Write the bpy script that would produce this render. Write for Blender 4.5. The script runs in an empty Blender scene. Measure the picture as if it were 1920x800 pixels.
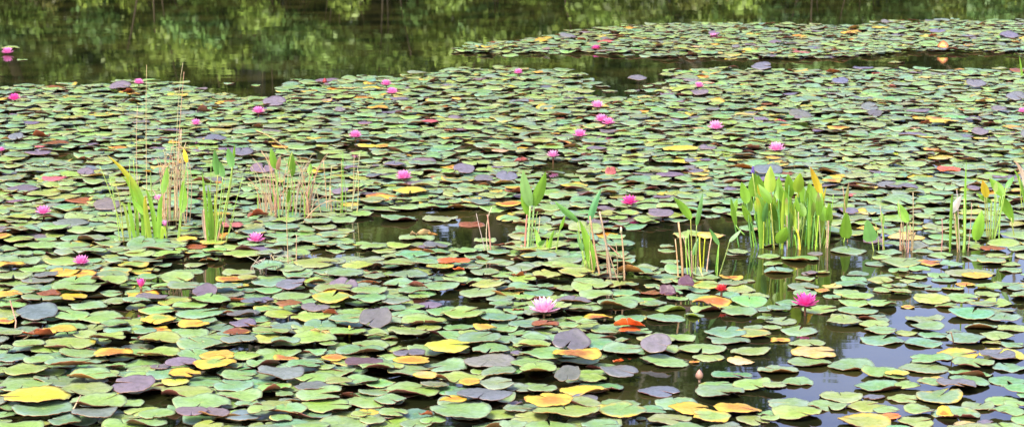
import bpy, math, random
import numpy as np
from mathutils import Vector, Matrix
random.seed(7); rng = np.random.default_rng(7)
S = bpy.context.scene
COL = S.collection
PI = math.pi; R = math.radians

# ------------------------------------------------------------------ camera
F, CX, CY, HOR, H = 4270.0, 960.0, 400.0, -340.0, 2.3
PITCH = math.atan((CY - HOR) / F)
cd = bpy.data.cameras.new('camera'); cam = bpy.data.objects.new('camera', cd); COL.objects.link(cam)
cam.location = (0, 0, H); cam.rotation_euler = (PI / 2 - PITCH, 0, 0)
cd.sensor_width = 36; cd.lens = F / 1920 * 36; cd.clip_start = 0.1; cd.clip_end = 2000
cd.dof.use_dof = True; cd.dof.focus_distance = 11.5; cd.dof.aperture_fstop = 9.0
S.camera = cam
cp, sp = math.cos(PITCH), math.sin(PITCH)

def ray(px, py):
    u, v = (px - CX) / F, -(py - CY) / F
    return u, cp + v * sp, -sp + v * cp
def ground(px, py, z=0.0):
    x, y, w = ray(px, py); t = (z - H) / w
    return x * t, y * t
def at_depth(px, py, Y):
    x, y, w = ray(px, py); t = Y / y
    return Vector((x * t, Y, H + w * t))
def to_px(x, y, z=0.0):
    z -= H
    d = y * cp - z * sp; v = y * sp + z * cp
    return CX + F * x / d, CY - F * v / d

# ------------------------------------------------------------------ helpers
def tag(o, label=None, cat=None, group=None, kind=None):
    if label: o['label'] = label
    if cat: o['category'] = cat
    if group: o['group'] = group
    if kind: o['kind'] = kind
    return o
def empty(name, loc, label, cat, group=None):
    o = bpy.data.objects.new(name, None); COL.objects.link(o); o.location = loc
    o.empty_display_size = 0.05
    return tag(o, label, cat, group)

class MB:
    """collects geometry of one mesh: vertices, faces, per-vertex colours, per-vertex pad coordinates"""
    def __init__(self): self.v = []; self.f = []; self.c = []; self.u = []; self.q = []; self.m = []; self.n = 0
    def add(self, v, f, c=None, u=None, q=None, m=None):
        v = np.asarray(v, float); n = len(v)
        self.v.append(v); k = self.n
        self.f.extend([tuple(i + k for i in t) for t in f])
        self.c.append(np.broadcast_to(np.asarray(c if c is not None else (1, 1, 1, 0), float), (n, 4)))
        self.u.append(np.broadcast_to(np.asarray(u if u is not None else (1, 1, 1, 0), float), (n, 4)))
        self.q.append(np.broadcast_to(np.asarray(q if q is not None else (0, 0, 0), float), (n, 3)))
        self.m.extend(m if m is not None else [0] * len(f))
        self.n += n
    def build(self, name, mats, parent=None, origin=(0, 0, 0), smooth=True, under=False):
        v = np.concatenate(self.v) - np.asarray(origin, float)
        me = bpy.data.meshes.new(name); me.from_pydata(v.tolist(), [], self.f)
        for m in (mats if isinstance(mats, (list, tuple)) else [mats]): me.materials.append(m)
        me.polygons.foreach_set('material_index', np.array(self.m, np.int32))
        me.polygons.foreach_set('use_smooth', np.full(len(self.f), smooth))
        a = me.attributes.new('tint', 'FLOAT_COLOR', 'POINT'); a.data.foreach_set('color', np.concatenate(self.c).ravel().astype(np.float32))
        if under:
            a = me.attributes.new('under', 'FLOAT_COLOR', 'POINT'); a.data.foreach_set('color', np.concatenate(self.u).ravel().astype(np.float32))
            a = me.attributes.new('padco', 'FLOAT_VECTOR', 'POINT'); a.data.foreach_set('vector', np.concatenate(self.q).ravel().astype(np.float32))
        me.update()
        o = bpy.data.objects.new(name, me); COL.objects.link(o)
        if parent is not None: o.parent = parent
        return o

def tube(mb, pts, r0, r1, c, n=6):
    pts = [Vector(p) for p in pts]; k = len(pts); V = []; Fc = []
    for i, p in enumerate(pts):
        d = (pts[min(i + 1, k - 1)] - pts[max(i - 1, 0)]).normalized()
        a = d.orthogonal().normalized() if abs(d.x) > .9 else (Vector((1, 0, 0)) - d * d.x).normalized()
        b = d.cross(a); r = r0 + (r1 - r0) * i / (k - 1)
        for j in range(n):
            t = 2 * PI * j / n; V.append(tuple(p + a * (r * math.cos(t)) + b * (r * math.sin(t))))
    for i in range(k - 1):
        for j in range(n):
            Fc.append((i * n + j, i * n + (j + 1) % n, (i + 1) * n + (j + 1) % n, (i + 1) * n + j))
    Fc.append(tuple(reversed(range(n)))); Fc.append(tuple((k - 1) * n + j for j in range(n)))
    mb.add(V, Fc, c)
def curve(p0, p1, p2, n=7):
    p0, p1, p2 = Vector(p0), Vector(p1), Vector(p2)
    return [p0 * (1 - t) ** 2 + p1 * 2 * t * (1 - t) + p2 * t * t for t in [i / (n - 1) for i in range(n)]]

# ------------------------------------------------------------------ materials
def new_mat(name):
    m = bpy.data.materials.new(name); m.use_nodes = True; nt = m.node_tree; nt.nodes.clear()
    return m, nt, nt.nodes.new('ShaderNodeOutputMaterial')
def N(nt, typ, **kw):
    n = nt.nodes.new(typ)
    for k, v in kw.items():
        if k.startswith('i_'): n.inputs[k[2:].replace('_', ' ')].default_value = v
        else: setattr(n, k, v)
    return n
def L(nt, a, b): nt.links.new(a, b)
def mix(nt, fac, a, b, typ='MIX'):
    n = nt.nodes.new('ShaderNodeMix'); n.data_type = 'RGBA'; n.blend_type = typ
    for s, v in ((n.inputs[0], fac), (n.inputs[6], a), (n.inputs[7], b)):
        if hasattr(v, 'links'): nt.links.new(v, s)
        else: s.default_value = v if not isinstance(v, tuple) else (v + (1,))[:4]
    return n.outputs[2]
def ramp(nt, x, a, b, lo=0., hi=1.):
    n = nt.nodes.new('ShaderNodeMapRange'); n.interpolation_type = 'SMOOTHSTEP'
    nt.links.new(x, n.inputs[0])
    for i, v in zip((1, 2, 3, 4), (a, b, lo, hi)): n.inputs[i].default_value = v
    return n.outputs[0]
def math_(nt, op, a, b=0.0):
    n = nt.nodes.new('ShaderNodeMath'); n.operation = op
    for s, v in ((n.inputs[0], a), (n.inputs[1], b)):
        if hasattr(v, 'links'): nt.links.new(v, s)
        else: s.default_value = v
    return n.outputs[0]

def pad_top_material():
    m, nt, out = new_mat('lily_pad_top')
    tint = N(nt, 'ShaderNodeAttribute', attribute_name='tint')
    pc = N(nt, 'ShaderNodeAttribute', attribute_name='padco')
    sep = N(nt, 'ShaderNodeSeparateXYZ'); L(nt, pc.outputs['Vector'], sep.inputs[0])
    r, a, sd = sep.outputs
    pos = N(nt, 'ShaderNodeNewGeometry').outputs['Position']
    n1 = N(nt, 'ShaderNodeTexNoise', i_Scale=11.0, i_Detail=5.0, i_Roughness=.65); L(nt, pos, n1.inputs['Vector'])
    n2 = N(nt, 'ShaderNodeTexNoise', i_Scale=38.0, i_Detail=3.0); L(nt, pos, n2.inputs['Vector'])
    n3 = N(nt, 'ShaderNodeTexNoise', i_Scale=120.0, i_Detail=2.0); L(nt, pos, n3.inputs['Vector'])
    # soft mottling of the blade
    ts = N(nt, 'ShaderNodeSeparateColor'); L(nt, tint.outputs['Color'], ts.inputs[0])
    grn = ramp(nt, math_(nt, 'SUBTRACT', ts.outputs[1], ts.outputs[2]), .0, .07)      # 0 on mauve blades, 1 on green ones
    cm = math_(nt, 'ADD', n1.outputs['Fac'], math_(nt, 'MULTIPLY', r, -.22))
    deep = mix(nt, 1.0, tint.outputs['Color'], (.90, .98, .50), 'MULTIPLY')
    c = mix(nt, math_(nt, 'MULTIPLY', grn, ramp(nt, cm, .26, .48, 0, .85)), tint.outputs['Color'], deep)
    c = mix(nt, math_(nt, 'MULTIPLY', grn, ramp(nt, r, .70, 1.0, 0, .30)), c, mix(nt, .6, c, (.30, .36, .25)))
    c = mix(nt, ramp(nt, n2.outputs['Fac'], .42, .70, 0, .55), c, mix(nt, 1.0, c, (.55, .62, .5), 'MULTIPLY'))
    # radial veins (a runs 0..1 round the blade)
    vs = math_(nt, 'ABSOLUTE', math_(nt, 'SINE', math_(nt, 'MULTIPLY', a, PI * 17)))
    vein = math_(nt, 'MULTIPLY', ramp(nt, vs, .0, .16, 1, 0), ramp(nt, r, .95, .25, 0, 1))
    c = mix(nt, math_(nt, 'MULTIPLY', math_(nt, 'MULTIPLY', vein, grn), .55), c, mix(nt, .5, c, (.42, .50, .16)))
    c = mix(nt, math_(nt, 'MULTIPLY', grn, ramp(nt, r, .12, .0, 0, .5)), c, (.35, .38, .10))
    # age: yellow, then brown, eating in from the rim
    age = tint.outputs['Alpha']
    e = math_(nt, 'ADD', math_(nt, 'MULTIPLY', r, .55), n1.outputs['Fac'])
    e = math_(nt, 'ADD', e, math_(nt, 'MULTIPLY', age, .9))
    c = mix(nt, ramp(nt, e, 1.15, 1.45), c, (.42, .30, .03))
    c = mix(nt, ramp(nt, e, 1.55, 1.75), c, (.28, .085, .02))
    # specks and nibbled spots
    c = mix(nt, ramp(nt, n3.outputs['Fac'], .68, .74, 0, .75), c, (.05, .04, .015))
    c = mix(nt, ramp(nt, r, .95, 1.0, 0, .45), c, mix(nt, .5, c, (.30, .16, .07)))
    p = N(nt, 'ShaderNodeBsdfPrincipled', i_IOR=1.42)
    L(nt, c, p.inputs['Base Color'])
    L(nt, ramp(nt, n2.outputs['Fac'], .3, .7, .28, .50), p.inputs['Roughness'])
    p.inputs['Specular IOR Level'].default_value = .5
    b = N(nt, 'ShaderNodeBump', i_Strength=.7, i_Distance=.004)
    hgt = math_(nt, 'ADD', math_(nt, 'MULTIPLY', vein, -.6), n2.outputs['Fac']); L(nt, hgt, b.inputs['Height'])
    L(nt, b.outputs[0], p.inputs['Normal']); L(nt, p.outputs[0], out.inputs[0])
    return m
def pad_under_material():
    m, nt, out = new_mat('lily_pad_underside')
    tint = N(nt, 'ShaderNodeAttribute', attribute_name='under')
    pos = N(nt, 'ShaderNodeNewGeometry').outputs['Position']
    n1 = N(nt, 'ShaderNodeTexNoise', i_Scale=25.0, i_Detail=4.0); L(nt, pos, n1.inputs['Vector'])
    c = mix(nt, ramp(nt, n1.outputs['Fac'], .4, .65), tint.outputs['Color'], mix(nt, 1.0, tint.outputs['Color'], (.55, .5, .5), 'MULTIPLY'))
    p = N(nt, 'ShaderNodeBsdfPrincipled', i_Roughness=.45); L(nt, c, p.inputs['Base Color'])
    L(nt, p.outputs[0], out.inputs[0]); return m
def leaf_material(name, rough=.45, trans=.3, var=.35, scale=20.):
    m, nt, out = new_mat(name)
    tint = N(nt, 'ShaderNodeAttribute', attribute_name='tint')
    pos = N(nt, 'ShaderNodeNewGeometry').outputs['Position']
    n1 = N(nt, 'ShaderNodeTexNoise', i_Scale=scale, i_Detail=3.0); L(nt, pos, n1.inputs['Vector'])
    c = mix(nt, ramp(nt, n1.outputs['Fac'], .35, .7, 0, var), tint.outputs['Color'], mix(nt, 1.0, tint.outputs['Color'], (.5, .55, .45), 'MULTIPLY'))
    p = N(nt, 'ShaderNodeBsdfPrincipled', i_Roughness=rough); L(nt, c, p.inputs['Base Color'])
    t = N(nt, 'ShaderNodeBsdfTranslucent'); L(nt, c, t.inputs[0])
    s = N(nt, 'ShaderNodeMixShader'); s.inputs[0].default_value = trans
    L(nt, p.outputs[0], s.inputs[1]); L(nt, t.outputs[0], s.inputs[2]); L(nt, s.outputs[0], out.inputs[0]); return m
def water_material():
    m, nt, out = new_mat('pond_water')
    pos = N(nt, 'ShaderNodeNewGeometry').outputs['Position']
    mp = N(nt, 'ShaderNodeMapping'); L(nt, pos, mp.inputs[0]); mp.inputs['Scale'].default_value = (.55, 1.5, 1)
    n1 = N(nt, 'ShaderNodeTexNoise', i_Scale=2.2, i_Detail=2.0, i_Roughness=.5); L(nt, mp.outputs[0], n1.inputs['Vector'])
    n2 = N(nt, 'ShaderNodeTexNoise', i_Scale=9.0, i_Detail=1.0); L(nt, mp.outputs[0], n2.inputs['Vector'])
    n3 = N(nt, 'ShaderNodeTexNoise', i_Scale=1.6, i_Detail=5.0); L(nt, pos, n3.inputs['Vector'])
    c = mix(nt, ramp(nt, n3.outputs['Fac'], .35, .7), (.006, .008, .003), (.030, .030, .008))
    p = N(nt, 'ShaderNodeBsdfPrincipled', i_Roughness=.02, i_IOR=1.36); L(nt, c, p.inputs['Base Color'])
    b1 = N(nt, 'ShaderNodeBump', i_Strength=1.0, i_Distance=WAVE1); L(nt, n1.outputs['Fac'], b1.inputs['Height'])
    b2 = N(nt, 'ShaderNodeBump', i_Strength=1.0, i_Distance=WAVE2); L(nt, n2.outputs['Fac'], b2.inputs['Height'])
    L(nt, b1.outputs[0], b2.inputs['Normal']); L(nt, b2.outputs[0], p.inputs['Normal'])
    L(nt, p.outputs[0], out.inputs[0]); return m
def soil_material():
    m, nt, out = new_mat('bank_soil')
    pos = N(nt, 'ShaderNodeNewGeometry').outputs['Position']
    n1 = N(nt, 'ShaderNodeTexNoise', i_Scale=.8, i_Detail=6.0); L(nt, pos, n1.inputs['Vector'])
    n2 = N(nt, 'ShaderNodeTexNoise', i_Scale=14., i_Detail=4.0); L(nt, pos, n2.inputs['Vector'])
    c = mix(nt, ramp(nt, n1.outputs['Fac'], .4, .6), (.055, .040, .022), (.060, .085, .022))
    c = mix(nt, ramp(nt, n2.outputs['Fac'], .4, .7), c, mix(nt, 1., c, (.5, .5, .5), 'MULTIPLY'))
    p = N(nt, 'ShaderNodeBsdfPrincipled', i_Roughness=.9); L(nt, c, p.inputs['Base Color'])
    b = N(nt, 'ShaderNodeBump', i_Strength=.6, i_Distance=.05); L(nt, n2.outputs['Fac'], b.inputs['Height']); L(nt, b.outputs[0], p.inputs['Normal'])
    L(nt, p.outputs[0], out.inputs[0]); return m
WAVE1, WAVE2 = .00042, .00008
M_TOP, M_UND = pad_top_material(), pad_under_material()
M_LEAF = leaf_material('pickerel_leaf', .42, .28)
M_STEM = leaf_material('stem_skin', .55, .0, .5, 60.)
M_PETAL = leaf_material('petal', .5, .35, .12, 60.)
M_FOL = leaf_material('tree_foliage', .5, .3, .5, 1.2)
M_BARK = leaf_material('bark', .9, .0, .8, 7.)
M_WATER, M_SOIL = water_material(), soil_material()

# ------------------------------------------------------------------ lily pad blades
TEMPL = {}
def templ(n, k):
    """faces of a two-sided pad: centre + k rings of n points, doubled, with the rim and the notch closed"""
    if (n, k) in TEMPL: return TEMPL[(n, k)]
    T = 1 + n * k; f = []; m = []
    idx = lambda ring, j: 1 + ring * n + j
    for j in range(n - 1):
        f.append((0, idx(0, j), idx(0, j + 1))); m.append(0)
        for q in range(k - 1):
            f.append((idx(q, j), idx(q + 1, j), idx(q + 1, j + 1), idx(q, j + 1))); m.append(0)
    g = [tuple(T + i for i in reversed(t)) for t in f]
    f = f + g; m = m + [1] * len(g)
    rim = [0] + [idx(q, 0) for q in range(k)] + [idx(k - 1, j) for j in range(1, n)] + [idx(q, n - 1) for q in range(k - 2, -1, -1)]
    for i in range(len(rim)):
        a, b = rim[i], rim[(i + 1) % len(rim)]
        f.append((b, a, T + a, T + b)); m.append(1)
    TEMPL[(n, k)] = (f, m); return f, m

GREENS = [(.168, .265, .142), (.188, .282, .126), (.200, .290, .116), (.146, .236, .150), (.220, .305, .112), (.178, .268, .162)]
PAL = {'g': GREENS, 'y': [(.235, .300, .085), (.255, .310, .080), (.215, .295, .09)],
       'Y': [(.50, .42, .045), (.46, .43, .06), (.54, .40, .045)], 'o': [(.54, .22, .032), (.52, .27, .04), (.48, .16, .03), (.36, .12, .03)],
       'e': [(.72, .13, .02), (.66, .10, .025)], 'm': [(.140, .124, .146), (.135, .122, .136), (.152, .126, .144)],
       'n': [(.135, .195, .125), (.15, .19, .14)], 'b': [(.20, .055, .015), (.22, .07, .018)], 'p': [(.095, .05, .075), (.11, .055, .075)],
       'r': [(.42, .10, .10)], 't': [(.46, .34, .13), (.44, .30, .17)]}
UND = [(.17, .058, .018), (.13, .042, .018), (.20, .090, .020), (.10, .030, .020), (.15, .045, .03)]

def pad_geo(P, mb, n, k):
    s = P['r']; rr = P['rnd']
    th0 = P['notch']; gap = P['gap']
    t = np.linspace(0, 1, n); th = th0 + gap / 2 + t * (2 * PI - gap)
    edge = 1 + P['w'][0] * np.cos(3 * th + rr[0] * 6) + P['w'][1] * np.cos(5 * th + rr[1] * 6) + P['w'][2] * np.cos(9 * th + rr[2] * 6)
    lob = np.minimum(t, 1 - t); edge = edge * (1 - .16 * np.exp(-(lob / .035) ** 2))
    rings = np.linspace(0, 1, k + 1)[1:] ** .8
    r = np.concatenate([[0], np.repeat(rings, n)]); a = np.concatenate([[0], np.tile(th, k)])
    ed = np.concatenate([[1], np.tile(edge, k)])
    x, y = r * ed * np.cos(a), r * ed * np.sin(a)
    oval = P['oval']; x *= oval
    z = P['dome'] * r ** 2 + P['wav'][0] * r ** 2 * np.cos(2 * a + rr[3] * 6) + P['wav'][1] * r ** 3 * np.cos(3 * a + rr[4] * 6) + P['wav'][2] * r ** 4 * np.cos(6 * a + rr[5] * 6)
    z += .012 * r * np.cos(17 * a)
    # the two lobes beside the notch part in height
    la = np.concatenate([[0], np.tile(t, k)]); z += P['lobe'] * r * (np.exp(-la / .10) - .3 * np.exp(-(1 - la) / .10))
    for cu in P['curl']:
        d, d0, rho = cu[:3]; cap = cu[3] if len(cu) > 3 else 2.2
        cx, cy = math.cos(d), math.sin(d)
        u = x * cx + y * cy; w = -x * cy + y * cx
        e = np.maximum(u - d0, 0); an = np.minimum(e / rho, cap); ex = np.maximum(e - rho * cap, 0)
        un = np.where(u > d0, d0 + rho * np.sin(an) + ex * np.cos(an) - z * np.sin(an), u)
        z = np.where(u > d0, z * np.cos(an) + rho * (1 - np.cos(an)) + ex * np.sin(an), z)
        x, y = un * cx - w * cy, un * cy + w * cx
    V = np.stack([x, y, z], 1) * s
    # tilt about a level axis: the edge at bearing P['tdir'] goes up
    ax = Vector((math.sin(P['tdir']), -math.cos(P['tdir']), 0)); Mx = np.array(Matrix.Rotation(P['tilt'], 3, ax))
    V = V @ Mx.T
    lowest = V[:, 2].min()
    if P['stand']: V[:, 2] += -lowest * .92 + (.042 if P['code'] == 'm' else .02)
    else: V[:, 2] += P['z'] + max(0.0, -lowest * .55 + .003 - 0)
    V += np.array([P['x'], P['y'], 0])
    Vb = V.copy(); nrm = Mx @ np.array([0, 0, 1.0]); Vb -= nrm * .0022
    f, m = templ(n, k)
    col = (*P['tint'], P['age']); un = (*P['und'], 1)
    q = np.stack([r, np.concatenate([[0], np.tile(t, k)]), np.full(len(r), P['seed'])], 1)
    mb.add(np.concatenate([V, Vb]), f, col, un, np.concatenate([q, q]), m)
    return V

def make_pad(px=None, py=None, w=None, code='g', flags='', x=None, y=None, r=None):
    """pad record; px,py,w are measured on the photograph, x,y,r are metres"""
    c = rng.random(12)
    tilt = 0.; stand = False; tdir = 2 * PI * c[0]
    if 'T' in flags or 'U' in flags:
        k = 'T' if 'T' in flags else 'U'
        num = ''; s = flags[flags.index(k) + 1:]
        for ch in s:
            if ch.isdigit(): num += ch
            else: break
        tilt = R(float(num)); stand = True
        tdir = PI / 2 + (c[0] - .5) * .7 if k == 'T' else -PI / 2 + (c[0] - .5) * .7
    if x is None:
        x, y = ground(px, py)
        d = math.hypot(y, H); r = w / 2 / F * d
        if 'F' not in flags and not stand and px < 1150 and py > 500: r *= 1.09
        if stand:
            rise = r * math.sin(tilt) if tilt < R(24) else (.35 if code == 'm' else .55) * r
            x, y = ground(px, py, rise * .92)
    P = dict(x=x, y=y, r=r, code=code, flags=flags, notch=2 * PI * c[1], gap=R(1.5 + 12 * c[2] ** 2), oval=1 + (c[3] - .5) * .10,
             rnd=rng.random(6), w=(.028 * c[4], .020 * c[5], .011), dome=(c[6] - .62) * .10, wav=((c[7] - .3) * .12, .060 * c[8], .034 * c[9]),
             lobe=.10 * c[10] ** 2, curl=[], tilt=tilt, tdir=tdir, stand=stand, z=0., seed=float(c[11] * 50))
    pal = PAL[code]; b = np.array(pal[rng.integers(len(pal))]); P['tint'] = tuple(b * .92 * (1 + .16 * rng.normal(size=3) * np.array([.6, .5, .6])).clip(.6, 1.5))
    u = np.array(UND[rng.integers(len(UND))]); P['und'] = tuple(u * (.7 + .8 * rng.random()))
    if code == 'b': P['und'] = (.26, .055, .016)
    if code == 'r': P['und'] = (.42, .10, .10)
    if code == 't' and 'U' in flags: P['und'] = (.50, .34, .16)
    if code == 'e': P['und'] = (.74, .12, .02)
    if code == 'o' and stand: P['und'] = (.45, .22, .06)
    if 'v' in flags: P['und'] = (.20, .26, .02)
    P['age'] = {'g': .0, 'y': .10, 'Y': .25, 'o': .45, 'm': 0, 'n': 0, 'b': .1, 'p': 0, 't': .3, 'e': .1, 'r': 0}[code] + max(0, rng.normal() * .10) + (.28 if rng.random() < .04 else 0)
    if code == 'Y' and not stand and rng.random() < .45:      # still partly green, ageing from the rim
        P['tint'] = tuple(np.array(PAL['y'][rng.integers(3)]) * .95); P['age'] = .42 + .25 * rng.random()
    if code in 'mpner': P['age'] = 0.
    if not stand:
        P['tilt'] = R(abs(rng.normal()) * 2.6)
        if 'c' in flags:
            P['curl'].append((-PI / 2 + (rng.random() - .5) * 1.3, .36 + (.34 if px is not None else .4) * rng.random(), .38 + .45 * rng.random()))
        elif 'F' not in flags and rng.random() < (.12 if 'q' in flags else .30) and code != 'Y':
            P['curl'].append((2 * PI * rng.random(), .45 + .3 * rng.random(), .5 + .6 * rng.random()))
        if rng.random() < (.05 if 'q' in flags else .2): P['curl'].append((2 * PI * rng.random(), .6 + .25 * rng.random(), .4 + .5 * rng.random()))
        if 'f' in flags: P['curl'] += [(PI / 2 + (rng.random() - .5), .2, .4, .7), (-PI / 2 + (rng.random() - .5), .4, .5, .6)]
    else:
        P['wav'] = (.06 * c[7], .05 * c[8], .025)
        if tilt >= R(24) and code == 'm':      # a stiff flat blade leaning up
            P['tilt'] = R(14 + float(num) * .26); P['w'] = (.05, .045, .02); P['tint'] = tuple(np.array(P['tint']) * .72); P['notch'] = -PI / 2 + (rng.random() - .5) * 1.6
            P['curl'].append((tdir + 1.2 * (1 if rng.random() < .5 else -1), .4, .8, .6))
        elif tilt >= R(24):      # half of the blade is folded up and stands
            P['tilt'] = R(2); P['stand'] = False; P['fold'] = True
            P['curl'].append((tdir, (-.12 if 'T' in flags else .24) + .1 * rng.normal(), (.06 if 'T' in flags else .14 + .1 * rng.random()), R(28 + float(num) * .9)))
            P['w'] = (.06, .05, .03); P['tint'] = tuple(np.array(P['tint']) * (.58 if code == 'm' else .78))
            if 'U' in flags: P['wav'] = (.10, .10, .05); P['curl'].append((tdir + 1.5 * (1 if rng.random() < .5 else -1), .45, .7))
        else: P['curl'].append((tdir + (rng.random() - .5) * 2.2, .35, 1.0 + rng.random()))
    return P

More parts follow.
